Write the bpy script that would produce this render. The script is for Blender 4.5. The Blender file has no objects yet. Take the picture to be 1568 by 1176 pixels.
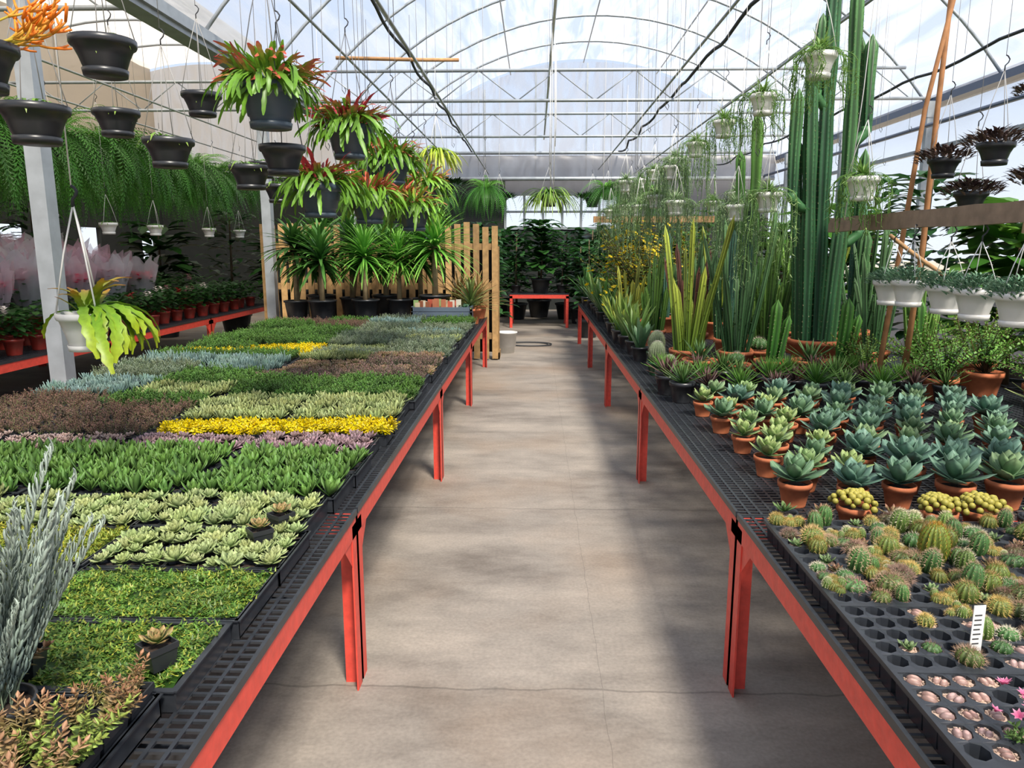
import bpy, math, random
import numpy as np
from mathutils import Vector
random.seed(11)
np.random.seed(3)
U=random.uniform
D2R=math.pi/180

def lin(h):
    h=h.lstrip('#'); o=[]
    for i in (0,2,4):
        c=int(h[i:i+2],16)/255
        o.append(c/12.92 if c<=.04045 else ((c+.055)/1.055)**2.4)
    return np.array(o)
def mixc(a,b,t): return a*(1-t)+b*t

# ---------------------------------------------------------------- materials
MATS=[]
def reg(m): MATS.append(m); return m
def newmat(name):
    m=bpy.data.materials.new(name); m.use_nodes=True
    nt=m.node_tree; nt.nodes.clear()
    return m,nt,nt.nodes,nt.links
def simple(name,color=None,rough=.5,metal=0,nscale=20,namt=.15,bump=0,transl=0,spec=.5,alpha=1):
    m,nt,N,L=newmat(name)
    out=N.new('ShaderNodeOutputMaterial'); b=N.new('ShaderNodeBsdfPrincipled')
    b.inputs['Roughness'].default_value=rough; b.inputs['Metallic'].default_value=metal
    b.inputs['Specular IOR Level'].default_value=spec
    tc=N.new('ShaderNodeTexCoord'); nz=N.new('ShaderNodeTexNoise'); nz.inputs['Scale'].default_value=nscale
    nz.inputs['Detail'].default_value=4
    L.new(tc.outputs['Object'],nz.inputs['Vector'])
    mr=N.new('ShaderNodeMapRange'); mr.inputs[1].default_value=.25; mr.inputs[2].default_value=.75
    mr.inputs[3].default_value=1-namt; mr.inputs[4].default_value=1+namt
    L.new(nz.outputs['Fac'],mr.inputs[0])
    vm=N.new('ShaderNodeVectorMath'); vm.operation='SCALE'
    if color is None:
        at=N.new('ShaderNodeAttribute'); at.attribute_name='Col'; L.new(at.outputs['Color'],vm.inputs[0])
    else:
        vm.inputs[0].default_value=tuple(color)
    L.new(mr.outputs[0],vm.inputs['Scale'])
    L.new(vm.outputs[0],b.inputs['Base Color'])
    if bump:
        bp=N.new('ShaderNodeBump'); bp.inputs['Strength'].default_value=bump; bp.inputs['Distance'].default_value=.01
        L.new(nz.outputs['Fac'],bp.inputs['Height']); L.new(bp.outputs[0],b.inputs['Normal'])
    last=b.outputs[0]
    if transl:
        tr=N.new('ShaderNodeBsdfTranslucent'); L.new(vm.outputs[0],tr.inputs[0])
        mx=N.new('ShaderNodeMixShader'); mx.inputs[0].default_value=transl
        L.new(b.outputs[0],mx.inputs[1]); L.new(tr.outputs[0],mx.inputs[2]); last=mx.outputs[0]
    if alpha<1:
        tp=N.new('ShaderNodeBsdfTransparent'); mx=N.new('ShaderNodeMixShader'); mx.inputs[0].default_value=alpha
        L.new(tp.outputs[0],mx.inputs[1]); L.new(last,mx.inputs[2]); last=mx.outputs[0]
    L.new(last,out.inputs[0])
    return reg(m)
simple('leaf_foliage',None,.42,0,60,.2,0,.25,.4)
simple('succulent_skin',None,.5,0,80,.12,0,.06,.4)
simple('painted_plastic',None,.35,0,15,.05)
simple('terracotta_clay',lin('#b86a44'),.8,0,25,.22,.1)
simple('galvanized_steel',lin('#a2a8ad'),.5,.4,8,.15)
simple('red_painted_steel',lin('#d84a3c'),.45,0,30,.15,.2)
simple('black_bench_plastic',lin('#2c2f34'),.36,0,30,.3)
simple('weathered_wood',None,.8,0,14,.3,.2)
simple('potting_soil',lin('#30241d'),.95,0,90,.6,.6)
simple('matte_color',None,.7,0,10,.08)
simple('clear_sleeve',None,.25,0,9,.2,0,.4,.5,.5)
LF,SU,PL,TC,GV,RD,BK,WD,SO,MT,SL=range(11)

def film(name,col,opac,rng,tint=(1,1,1),stretch=(3,.35,1)):
    m,nt,N,L=newmat(name)
    out=N.new('ShaderNodeOutputMaterial')
    tp=N.new('ShaderNodeBsdfTransparent'); tp.inputs[0].default_value=(*tint,1)
    tl=N.new('ShaderNodeBsdfTranslucent'); tl.inputs[0].default_value=(*col,1)
    df=N.new('ShaderNodeBsdfPrincipled'); df.inputs['Base Color'].default_value=(*col,1); df.inputs['Roughness'].default_value=.3
    mm=N.new('ShaderNodeMixShader'); mm.inputs[0].default_value=.3
    L.new(tl.outputs[0],mm.inputs[1]); L.new(df.outputs[0],mm.inputs[2])
    tc=N.new('ShaderNodeTexCoord'); mp=N.new('ShaderNodeMapping'); mp.inputs['Scale'].default_value=stretch
    nz=N.new('ShaderNodeTexNoise'); nz.inputs['Scale'].default_value=1.3; nz.inputs['Detail'].default_value=5; nz.inputs['Distortion'].default_value=1.0
    L.new(tc.outputs['Object'],mp.inputs[0]); L.new(mp.outputs[0],nz.inputs['Vector'])
    mr=N.new('ShaderNodeMapRange'); mr.inputs[1].default_value=.36; mr.inputs[2].default_value=.64
    mr.inputs[3].default_value=opac-rng; mr.inputs[4].default_value=opac+rng
    L.new(nz.outputs['Fac'],mr.inputs[0])
    mx=N.new('ShaderNodeMixShader'); L.new(mr.outputs[0],mx.inputs[0]); L.new(tp.outputs[0],mx.inputs[1]); L.new(mm.outputs[0],mx.inputs[2])
    L.new(mx.outputs[0],out.inputs[0])
    return reg(m)
film('poly_film_clear',(.62,.65,.72),.4,.26)
film('poly_film_shaded',(.62,.57,.5),.85,.07)
film('poly_film_wall',(.6,.68,.8),.28,.12)
film('poly_curtain',(.34,.34,.36),.9,.06)
FC,FS,FW,FCU=11,12,13,14

def concrete():
    m,nt,N,L=newmat('concrete_floor')
    out=N.new('ShaderNodeOutputMaterial'); b=N.new('ShaderNodeBsdfPrincipled'); L.new(b.outputs[0],out.inputs[0])
    ge=N.new('ShaderNodeNewGeometry')
    n1=N.new('ShaderNodeTexNoise'); n1.inputs['Scale'].default_value=1.1; n1.inputs['Detail'].default_value=8; n1.inputs['Roughness'].default_value=.7
    n2=N.new('ShaderNodeTexNoise'); n2.inputs['Scale'].default_value=70; n2.inputs['Detail'].default_value=4
    mp=N.new('ShaderNodeMapping'); mp.inputs['Scale'].default_value=(1,2.2,1)
    L.new(ge.outputs['Position'],mp.inputs[0]); L.new(mp.outputs[0],n1.inputs['Vector']); L.new(ge.outputs['Position'],n2.inputs['Vector'])
    cr=N.new('ShaderNodeValToRGB'); e=cr.color_ramp.elements
    e[0].position=.32; e[0].color=(*lin('#6a625a'),1); e[1].position=.7; e[1].color=(*lin('#9f958a'),1)
    x=cr.color_ramp.elements.new(.5); x.color=(*lin('#888077'),1)
    L.new(n1.outputs['Fac'],cr.inputs[0])
    n3=N.new('ShaderNodeTexNoise'); n3.inputs['Scale'].default_value=.8; n3.inputs['Detail'].default_value=4
    L.new(ge.outputs['Position'],n3.inputs['Vector'])
    m3=N.new('ShaderNodeMapRange'); m3.inputs[1].default_value=.48; m3.inputs[2].default_value=.68; m3.inputs[3].default_value=0; m3.inputs[4].default_value=.5
    L.new(n3.outputs['Fac'],m3.inputs[0])
    st=N.new('ShaderNodeMix'); st.data_type='RGBA'; L.new(m3.outputs[0],st.inputs[0]); L.new(cr.outputs[0],st.inputs[6]); st.inputs[7].default_value=(*lin('#95806c'),1)
    mr=N.new('ShaderNodeMapRange'); mr.inputs[3].default_value=.7; mr.inputs[4].default_value=1.3
    L.new(n2.outputs['Fac'],mr.inputs[0])
    vm=N.new('ShaderNodeVectorMath'); vm.operation='SCALE'; L.new(st.outputs[2],vm.inputs[0]); L.new(mr.outputs[0],vm.inputs['Scale'])
    sx=N.new('ShaderNodeSeparateXYZ'); L.new(ge.outputs['Position'],sx.inputs[0])
    nj=N.new('ShaderNodeTexNoise'); nj.inputs['Scale'].default_value=5; nj.inputs['Detail'].default_value=5; L.new(ge.outputs['Position'],nj.inputs['Vector'])
    def line(sock,per,off,wob,wd):
        a=N.new('ShaderNodeMath'); a.operation='MULTIPLY_ADD'; L.new(nj.outputs['Fac'],a.inputs[0]); a.inputs[1].default_value=wob; L.new(sock,a.inputs[2])
        s=N.new('ShaderNodeMath'); s.operation='ADD'; L.new(a.outputs[0],s.inputs[0]); s.inputs[1].default_value=off
        p=N.new('ShaderNodeMath'); p.operation='PINGPONG'; L.new(s.outputs[0],p.inputs[0]); p.inputs[1].default_value=per/2
        c=N.new('ShaderNodeMath'); c.operation='LESS_THAN'; L.new(p.outputs[0],c.inputs[0]); c.inputs[1].default_value=wd
        return c.outputs[0]
    l1=line(sx.outputs[1],1.9,1.31,.06,.0055); l2=line(sx.outputs[0],6,-.27,.03,.0012)
    mx=N.new('ShaderNodeMath'); mx.operation='MAXIMUM'; L.new(l1,mx.inputs[0]); L.new(l2,mx.inputs[1])
    sc=N.new('ShaderNodeMath'); sc.operation='MULTIPLY'; L.new(mx.outputs[0],sc.inputs[0]); sc.inputs[1].default_value=.4
    fm=N.new('ShaderNodeMix'); fm.data_type='RGBA'; L.new(sc.outputs[0],fm.inputs[0]); L.new(vm.outputs[0],fm.inputs[6]); fm.inputs[7].default_value=(.05,.042,.035,1)
    L.new(fm.outputs[2],b.inputs['Base Color'])
    b.inputs['Roughness'].default_value=.62
    bp=N.new('ShaderNodeBump'); bp.inputs['Strength'].default_value=.15; bp.inputs['Distance'].default_value=.004
    L.new(n2.outputs['Fac'],bp.inputs['Height']); L.new(bp.outputs[0],b.inputs['Normal'])
    return reg(m)
concrete(); CO=15
simple('gravel_ground',lin('#a2937c'),.95,0,3,.3,.2); GR=16
simple('dark_siding',lin('#1e2220'),.8,0,5,.3); DK=17

# ---------------------------------------------------------------- mesh builder
class G:
    def __init__(s): s.V=[];s.L=[];s.S=[];s.M=[];s.C=[];s.K=[];s.n=0;s.c=None
    def raw(s,v,l,sz,mi,c,k):
        s.V.append(v);s.L.append(l+s.n);s.S.append(sz);s.M.append(mi);s.C.append(c);s.K.append(k);s.n+=len(v);s.c=None
    def get(s):
        if s.c is None:
            s.c=tuple(np.concatenate(a) for a in (s.V,s.L,s.S,s.M,s.C,s.K))
        return s.c
    def add(s,g,R=None,t=(0,0,0),sc=1,tint=None):
        V,L,S,M,C,K=g.get()
        if np.ndim(sc) or sc!=1: V=V*sc
        if R is not None: V=V@R.T
        V=V+np.asarray(t)
        if tint is not None: C=C*np.asarray(tint)
        s.raw(V,L,S,M,C,K)
def Rz(a):
    c,s=math.cos(a),math.sin(a); return np.array([[c,-s,0],[s,c,0],[0,0,1.]])
def Rx(a):
    c,s=math.cos(a),math.sin(a); return np.array([[1.,0,0],[0,c,-s],[0,s,c]])
def Ry(a):
    c,s=math.cos(a),math.sin(a); return np.array([[c,0,s],[0,1.,0],[-s,0,c]])
def grid(g,P,closed=False,col=(1,1,1),mi=0,caps=False,smooth=True):
    P=np.asarray(P,float); n,m,_=P.shape
    I=np.arange(n*m).reshape(n,m)
    if closed:
        J=np.roll(I,-1,axis=1); a,b,c,d=I[:-1],J[:-1],J[1:],I[1:]
    else: a,b,c,d=I[:-1,:-1],I[:-1,1:],I[1:,1:],I[1:,:-1]
    q=np.stack([a,b,c,d],-1).reshape(-1); S=np.full(len(q)//4,4)
    if caps:
        q=np.concatenate([q,I[0][::-1],I[-1]]); S=np.concatenate([S,[m,m]])
    col=np.asarray(col,float)
    if col.ndim==1: C=np.tile(col,(n*m,1))
    elif col.shape==(n,3): C=np.repeat(col,m,0)
    else: C=col.reshape(-1,3)
    g.raw(P.reshape(-1,3),q,S,np.full(len(S),mi),C,np.full(len(S),smooth))
def box(g,x0,x1,y0,y1,z0,z1,col=(1,1,1),mi=0):
    v=np.array([[x0,y0,z0],[x1,y0,z0],[x1,y1,z0],[x0,y1,z0],[x0,y0,z1],[x1,y0,z1],[x1,y1,z1],[x0,y1,z1]],float)
    q=np.array([0,3,2,1,4,5,6,7,0,1,5,4,1,2,6,5,2,3,7,6,3,0,4,7])
    g.raw(v,q,np.full(6,4),np.full(6,mi),np.tile(np.asarray(col,float),(8,1)),np.full(6,False))
def tube(g,pts,r,m=6,col=(1,1,1),mi=0,caps=True):
    P=np.asarray(pts,float); n=len(P); T=np.gradient(P,axis=0); T/=np.linalg.norm(T,axis=1)[:,None]+1e-9
    d=np.abs(P[-1]-P[0]); ref=np.eye(3)[int(np.argmin(d))]
    A=np.cross(T,ref); A/=np.linalg.norm(A,axis=1)[:,None]+1e-9; B=np.cross(T,A)
    th=np.arange(m)*2*math.pi/m
    r=np.broadcast_to(np.asarray(r,float),(n,))
    Q=P[:,None]+r[:,None,None]*(np.cos(th)[None,:,None]*A[:,None]+np.sin(th)[None,:,None]*B[:,None])
    grid(g,Q,True,col,mi,caps)
def lathe(g,prof,m=20,col=(1,1,1),mi=0,t=(0,0,0),smooth=True):
    th=np.arange(m)*2*math.pi/m
    P=np.array([[(r*math.cos(a)+t[0],r*math.sin(a)+t[1],z+t[2]) for a in th] for r,z in prof])
    grid(g,P,True,col,mi,False,smooth)
def mesh(g,name):
    V,L,S,M,C,K=g.get()
    me=bpy.data.meshes.new(name)
    me.vertices.add(len(V)); me.vertices.foreach_set('co',V.astype(np.float32).ravel())
    me.loops.add(len(L)); me.loops.foreach_set('vertex_index',L.astype(np.int32))
    me.polygons.add(len(S)); st=np.concatenate([[0],np.cumsum(S)[:-1]])
    me.polygons.foreach_set('loop_start',st.astype(np.int32))
    u,inv=np.unique(M,return_inverse=True)
    for i in u: me.materials.append(MATS[int(i)])
    me.polygons.foreach_set('material_index',inv.astype(np.int32).ravel())
    me.polygons.foreach_set('use_smooth',K.astype(bool))
    me.update(calc_edges=True)
    ca=me.color_attributes.new('Col','FLOAT_COLOR','POINT')
    ca.data.foreach_set('color',np.hstack([np.clip(C,0,1),np.ones((len(C),1))]).astype(np.float32).ravel())
    return me
def put(name,me,loc=(0,0,0),rz=0,sc=1):
    if isinstance(me,G): me=mesh(me,name)
    o=bpy.data.objects.new(name,me); o.location=loc; o.rotation_euler=(0,0,rz)
    o.scale=(sc,sc,sc) if not isinstance(sc,tuple) else sc
    bpy.context.scene.collection.objects.link(o); return o

# ---------------------------------------------------------------- plant parts
PR={'lance':(.45,.9,1,.6,.03),'obov':(.35,.7,1,.82,.06),'strap':(.75,1,.95,.65,.04),'finger':(.8,1,1,.9,.35),
    'tri':(1,.9,.65,.35,.02),'round':(.2,.85,1,.8,.12),'agave':(.55,.85,1,.72,.03),'phyl':(.35,.9,1,.95,.3)}
def leaf(L,W,e0,e1,n=4,prof='lance',c0=(0,1,0),c1=None,thick=0,fold=.18,mi=LF,scal=0,p=None):
    c0=np.asarray(c0,float); c1=c0 if c1 is None else np.asarray(c1,float)
    if p is None: p=.4 if e1<-50 else 1
    t=np.linspace(0,1,n+1); a=(e0+(e1-e0)*t**p)*D2R
    ds=L/n; am=(a[:-1]+a[1:])/2
    x=np.concatenate([[0],np.cumsum(np.cos(am))])*ds; z=np.concatenate([[0],np.cumsum(np.sin(am))])*ds
    w=np.interp(t,[0,.25,.6,.85,1],PR[prof])*W/2
    if scal: w=w*(1-scal*(np.arange(n+1)%2))
    nx,nz=-np.sin(a),np.cos(a)
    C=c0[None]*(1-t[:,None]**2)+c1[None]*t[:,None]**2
    g=G()
    if thick:
        th=thick*np.sqrt(np.clip(w/(W/2),0.05,1))
        P=np.zeros((n+1,4,3))
        P[:,0]=np.c_[x,-w,z]; P[:,2]=np.c_[x,w,z]
        P[:,1]=np.c_[x+nx*th*-.05,0*x,z+nz*th*-.05]; P[:,3]=np.c_[x-nx*th*.8,0*x,z-nz*th*.8]
        grid(g,P,True,C,mi)
    else:
        P=np.zeros((n+1,3,3))
        P[:,0]=np.c_[x+nx*fold*w,-w,z+nz*fold*w]; P[:,2]=np.c_[x+nx*fold*w,w,z+nz*fold*w]; P[:,1]=np.c_[x,0*x,z]
        grid(g,P,False,C,mi)
    return g
def rosette(n,L,W,ein=80,eout=15,curl=15,prof='obov',c0=(0,1,0),c1=None,thick=.004,segs=4,inner=.4,h=0,mi=SU,jit=5,cin=None,**k):
    g=G(); c0=np.asarray(c0,float)
    for i in range(n):
        t=(i+.5)/n; e=ein+(eout-ein)*t+U(-jit,jit); s=(inner+(1-inner)*t**.7)*U(.92,1.05)
        v=U(.8,1.15)
        cc=c0 if cin is None else mixc(np.asarray(cin,float),c0,t)
        c1_=cc*1.1 if c1 is None else np.asarray(c1,float)
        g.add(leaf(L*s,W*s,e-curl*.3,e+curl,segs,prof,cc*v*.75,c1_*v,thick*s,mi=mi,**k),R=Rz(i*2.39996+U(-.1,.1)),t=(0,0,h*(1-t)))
    return g
def sprig(H,nl,L,W,c0,c1,prof='lance',lean=10,e=45,stem=.002,thick=0,segs=2,mi=LF,sc='#6a7a48',start=.15,top=True,bend=10,curl=-20):
    g=G(); n=5; a=np.linspace(90-lean,90-lean-bend,n)*D2R
    x=np.concatenate([[0],np.cumsum(np.cos(a))])*H/n; z=np.concatenate([[0],np.cumsum(np.sin(a))])*H/n
    P=np.c_[x,0*x,z]; tube(g,P,np.linspace(stem,stem*.5,n+1),3,lin(sc),mi,False)
    tt=np.linspace(0,1,n+1)
    for i in range(nl):
        t=start+(1-start)*(i+.5)/nl; p=(np.interp(t,tt,x),0,np.interp(t,tt,z)); s=U(.75,1.1)*(1-.35*max(0,t-.6)/.4)
        c=mixc(np.asarray(c0),np.asarray(c1),t)*U(.7,1.15)
        ee=e+(75-e)*max(0,(t-.8)/.2)*top
        g.add(leaf(L*s,W*s,ee,ee+curl,segs,prof,c*.85,c,thick,mi=mi,p=1),R=Rz(i*2.4),t=p)
    return g
def bush(ns,mk,spread=.5,base=.02,nv=4,smin=.7,tint=.15):
    prot=[mk() for _ in range(nv)]; g=G()
    for i in range(ns):
        az=U(0,6.28); tl=spread*math.sqrt(U(0,1)); r=base*U(0,1)
        v=U(1-tint,1+tint)
        g.add(random.choice(prot),R=Rz(az)@Ry(tl)@Rz(U(0,6.28)),t=(r*math.cos(az),r*math.sin(az),0),sc=U(smin,1.05),tint=(v,v,v))
    return g

# pots
def pot(r,h,mi=TC,col=(1,1,1),rim=.02,soil=True,m=20,taper=.72):
    g=G()
    lathe(g,[(.001,0),(r*taper,0),(r*taper,.004),(r*.95,h-rim),(r*1.03,h-rim),(r*1.05,h),(r*.95,h),(r*.92,h-.02)],m,col,mi)
    if soil: lathe(g,[(r*.93,h-.018),(r*.5,h-.012),(.001,h-.01)],m,(1,1,1),SO)
    return g
def hbasket(r,h,col,ribs=False,m=24):
    g=G(); P=[(.001,-h),(r*.6,-h),(r*.63,-h+.005),(r*.78,-h*.55),(r*.93,-.03),(r*1.0,-.028),(r*1.04,-.02),(r*1.04,0),(r*.97,0),(r*.93,-.03)]
    if ribs: P=[(.001,-h),(r*.6,-h),(r*.66,-h*.95),(r*.7,-h*.8),(r*.76,-h*.78),(r*.8,-h*.55),(r*.86,-h*.52),(r*.9,-h*.3),(r*.97,-.04),(r*1.06,-.03),(r*1.06,0),(r*.97,0),(r*.93,-.03)]
    lathe(g,P,m,col,PL)
    lathe(g,[(r*.95,-.025),(.001,-.015)],m,(1,1,1),SO)
    lathe(g,[(.001,-h-.012),(r*.68,-h-.012),(r*.72,-h+.012),(r*.69,-h+.012),(r*.66,-h-.002)],m,col,PL)
    return g
WHITE=lin('#dcdad6'); BLACK=lin('#2a2c30'); SLATE=lin('#44515f')
def hanger(g,r,top,total,col=WHITE,w=.0022,n=3,off=0):
    for i in range(n):
        a=i*2*math.pi/n+off
        tube(g,[(r*math.cos(a),r*math.sin(a),-.01),(r*.5*math.cos(a),r*.5*math.sin(a),top*.55),(0,0,top)],w,4,col,MT)
    hk=[(0,0,top-.01),(0,0,top+.02),(.015,0,top+.035),(.02,0,top+.05),(.01,0,top+.065),(0,0,top+.07)]
    tube(g,hk,w*1.6,5,BLACK,MT)
    if total>top: tube(g,[(0,0,top+.07),(0,0,(top+total)/2),(0,0,total)],w*.8,4,col*.9,MT)
def hang(name,parts,loc,topz,r=.12,htop=.4,col=WHITE,n=3,w=.0022,rz=None):
    g=G(); R=Rz(U(0,6.28) if rz is None else rz)
    for p in parts: g.add(p,R=R)
    hanger(g,r,htop,topz-loc[2],col,w,n,U(0,2))
    return put(name,g,loc)

# ---------------------------------------------------------------- structure
BX0,BX1=-3.5,5.8; GZ=3.7; RISE=2.3; YB=19.0; YF=-3.0
cx=(BX0+BX1)/2; hw=(BX1-BX0)/2
def arc(x0,x1,z0,rise,n=28,dz=0):
    c=(x0+x1)/2; h=(x1-x0)/2; Rr=(h*h+rise*rise)/(2*rise); th=math.asin(h/Rr)
    a=np.linspace(-th,th,n); return np.c_[c+(Rr+dz)*np.sin(a),(Rr+dz)*np.cos(a)-Rr+rise+z0]
g=G(); box(g,-9.6,6.1,YF,YB+.2,-.12,0,mi=CO); put('floor',g)
g=G(); box(g,-70,70,-30,90,-.3,-.13,mi=GR); put('ground_outside',g)
def filmsheet(x0,x1,z0,rise):
    A=arc(x0,x1,z0,rise,40,.035); Y=np.linspace(YF,YB,46)
    P=np.zeros((len(Y),40,3))
    for j,y in enumerate(Y):
        P[j,:,0]=A[:,0];P[j,:,1]=y;P[j,:,2]=A[:,1]+ (.012 if j%2 else -.012)
    return P
g=G(); grid(g,filmsheet(BX0,BX1,GZ,RISE),mi=FC); put('ceiling',g)
g=G(); grid(g,filmsheet(-12.8,BX0,GZ,RISE),mi=FS); put('ceiling_left_bay',g)
g=G()
wht=lin('#cfd3d6')
for y in np.arange(YF+.1,YB,1.83):
    A=arc(BX0,BX1,GZ,RISE,26); tube(g,np.c_[A[:,0],0*A[:,0]+y,A[:,1]],.022,6,mi=GV)
    A=arc(-12.8,BX0,GZ,RISE,22); tube(g,np.c_[A[:,0],0*A[:,0]+y,A[:,1]],.024,5,mi=GV)
put('greenhouse_roof_bows',g)
g=G()
A=arc(BX0,BX1,GZ,RISE,13)
for i in (2,4,6,8,10): tube(g,[(A[i,0],YF,A[i,1]-.03),(A[i,0],8,A[i,1]-.03),(A[i,0],YB,A[i,1]-.03)],.014,6,mi=GV)
A=arc(-12.8,BX0,GZ,RISE,13)
for i in (4,7,9,11): tube(g,[(A[i,0],YF,A[i,1]-.03),(A[i,0],8,A[i,1]-.03),(A[i,0],YB,A[i,1]-.03)],.017,6,mi=GV)
put('roof_purlins',g)
def truss(y,x0,x1,z=GZ,h=.42,n=16):
    g=G()
    tube(g,[(x0,y,z),((x0+x1)/2,y,z),(x1,y,z)],.024,6,mi=GV)
    tube(g,[(x0+.5,y,z+h),((x0+x1)/2,y,z+h),(x1-.5,y,z+h)],.024,6,mi=GV)
    xs=np.linspace(x0+.4,x1-.4,n)
    for i in range(n-1):
        a,b=(z,z+h) if i%2 else (z+h,z)
        tube(g,[(xs[i],y,a),((xs[i]+xs[i+1])/2,y,(a+b)/2),(xs[i+1],y,b)],.009,4,mi=GV)
    put('roof_truss',g)
for y in (11.4,15.0): truss(y,BX0,BX1)
for y in (7.0,12.0): truss(y,-12.8,BX0)
g=G(); box(g,BX0-.1,BX0+.1,YF,YB,GZ-.08,GZ,mi=GV); box(g,BX0-.14,BX0-.1,YF,YB,GZ-.03,GZ+.08,mi=GV); box(g,BX0+.1,BX0+.14,YF,YB,GZ-.03,GZ+.08,mi=GV); put('roof_gutter',g)
gb=lin('#43526c')
g=G(); box(g,BX1-.1,BX1+.14,YF,YB,GZ-.1,GZ,gb,PL); box(g,BX1+.14,BX1+.2,YF,YB,GZ-.05,GZ+.12,gb,PL)
tube(g,[(BX1-.35,YF,GZ-.45),(BX1-.35,8,GZ-.45),(BX1-.35,YB,GZ-.45)],.03,6,gb,PL)
put('roof_gutter',g)
def post(x,y,w=.06):
    g=G(); box(g,x-w,x+w,y-w,y+w,.012,GZ-.08,mi=GV); box(g,x-w-.05,x+w+.05,y-w-.05,y+w+.05,0,.012,mi=GV)
    box(g,x-w-.01,x+w+.01,y-w-.01,y+w+.01,GZ-.3,GZ-.09,mi=GV)
    put('steel_post',g)
for y in (.9,5.3,9.8,14.4,18.6): post(BX0,y)
for y in (2.2,5.2,8.2,11.2,14.2,17.2): post(BX1-.2,y,.045)
g=G(); P=np.zeros((30,6,3))
for i,y in enumerate(np.linspace(YF,YB,30)):
    for j,z in enumerate(np.linspace(0,GZ,6)): P[i,j]=(BX1+.06+.01*(i%2),y,z)
grid(g,P,mi=FW)
for z in (.9,2.1,3.0): box(g,BX1-.03,BX1+.03,YF,YB,z-.03,z+.03,mi=GV)
box(g,BX1+.02,BX1+.05,YF,YB,0,.9,mi=FCU)
put('wall_right',g)
g=G(); box(g,-9.6,-9.5,YF,YB,0,1.3,mi=DK)
for y in np.arange(YF,YB,2.4): box(g,-9.6,-9.5,y,y+1.7,1.3,2.0,mi=DK)
box(g,-9.6,-9.5,YF,YB,2.0,3.7,mi=DK)
box(g,-9.6,-9.5,YF,YB,3.7,6.0,mi=FS)
put('wall_left',g)
g=G()
def wallbox(x0,x1,z0,z1,mi): box(g,x0,x1,YB,YB+.06,z0,z1,mi=mi)
wallbox(-9.6,-.75,0,3.3,DK); wallbox(2.1,BX1,0,2.3,DK); wallbox(2.1,BX1,2.3,3.3,FCU); wallbox(-.75,2.1,0,2.02,DK); wallbox(-.75,2.1,2.9,3.3,FCU)
for (x0,x1,mi) in ((BX0,BX1,FC),(-12.8,BX0,FS)):
    A=arc(x0,x1,GZ,RISE,28); P=np.zeros((28,2,3)); P[:,0]=np.c_[A[:,0],0*A[:,0]+YB+.03,A[:,1]*0+3.3]; P[:,1]=np.c_[A[:,0],0*A[:,0]+YB+.03,A[:,1]]
    grid(g,P,mi=mi)
for x in np.arange(BX0+1,BX1,1.25): box(g,x-.02,x+.02,YB-.04,YB,3.3,GZ+RISE*(1-((x-cx)/hw)**2)*.98,mi=GV)
put('wall_back',g)
g=G()
for x in (-.75,-.27,.2,.68,1.15,1.6,2.06): box(g,x-.03,x+.03,YB-.05,YB+.06,2.02,2.9,col=lin('#8a9094'),mi=PL)
for z in (2.05,2.45,2.87): box(g,-.75,2.1,YB-.04,YB+.05,z-.025,z+.025,col=lin('#8a9094'),mi=PL)
put('window_1',g)
g=G(); P=[]
for x in np.linspace(-3.4,5.7,60):
    s=.02*math.sin(x*9)
    P.append([(x,YB-.6+s,3.74),(x,YB-.68+s,3.6),(x,YB-.66-s,3.4),(x,YB-.6,3.22)])
grid(g,np.array(P),mi=FCU); tube(g,[(-3.4,YB-.6,3.2),(1,YB-.6,3.2),(5.7,YB-.6,3.2)],.05,8,mi=GV); tube(g,[(-3.4,YB-.6,3.8),(1,YB-.6,3.8),(5.7,YB-.6,3.8)],.04,8,mi=GV)
put('rolled_curtain',g)
def runpipe(name,x,z,r,col,mi,sag=0,y0=0,y1=18.3,n=60):
    g=G(); ys=np.linspace(y0,y1,n); zz=z-sag*np.abs(np.sin(ys*math.pi/1.83))
    tube(g,np.c_[x+0*ys+.3*sag*np.sin(ys*3),ys,zz],r,6,col,mi)
    for y in np.arange(y0+.7,y1,1.83):
        c_=(BX0+BX1)/2 if x>BX0 else (-12.8+BX0)/2
        zt=GZ+RISE*(1-((x-c_)/hw)**2)
        tube(g,[(x,y,z),(x,y,(z+zt)/2),(x,y,zt-.05)],.003,3,np.asarray(col)*0+.35,MT)
    put(name,g)
runpipe('black_irrigation_hose',-1.5,3.82,.018,BLACK,MT,.05)
runpipe('black_irrigation_hose',2.0,3.82,.02,BLACK,MT,.08)
runpipe('black_irrigation_hose',4.3,3.5,.016,BLACK,MT,.06)
runpipe('overhead_pipe',.2,4.1,.02,wht,MT)
for x,z in ((-1.12,3.3),(-1.78,3.35),(1.5,3.4),(2.35,3.3),(-5.0,3.45),(-6.1,3.45),(-7.3,3.45)): runpipe('basket_rail',x,z,.013,wht,GV)
g=G(); tube(g,[(-1.9,7.4,3.36),(-1.1,7.5,3.36),(-.75,7.6,3.38)],.018,7,lin('#b98d62'),WD); put('bamboo_pole',g)

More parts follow.
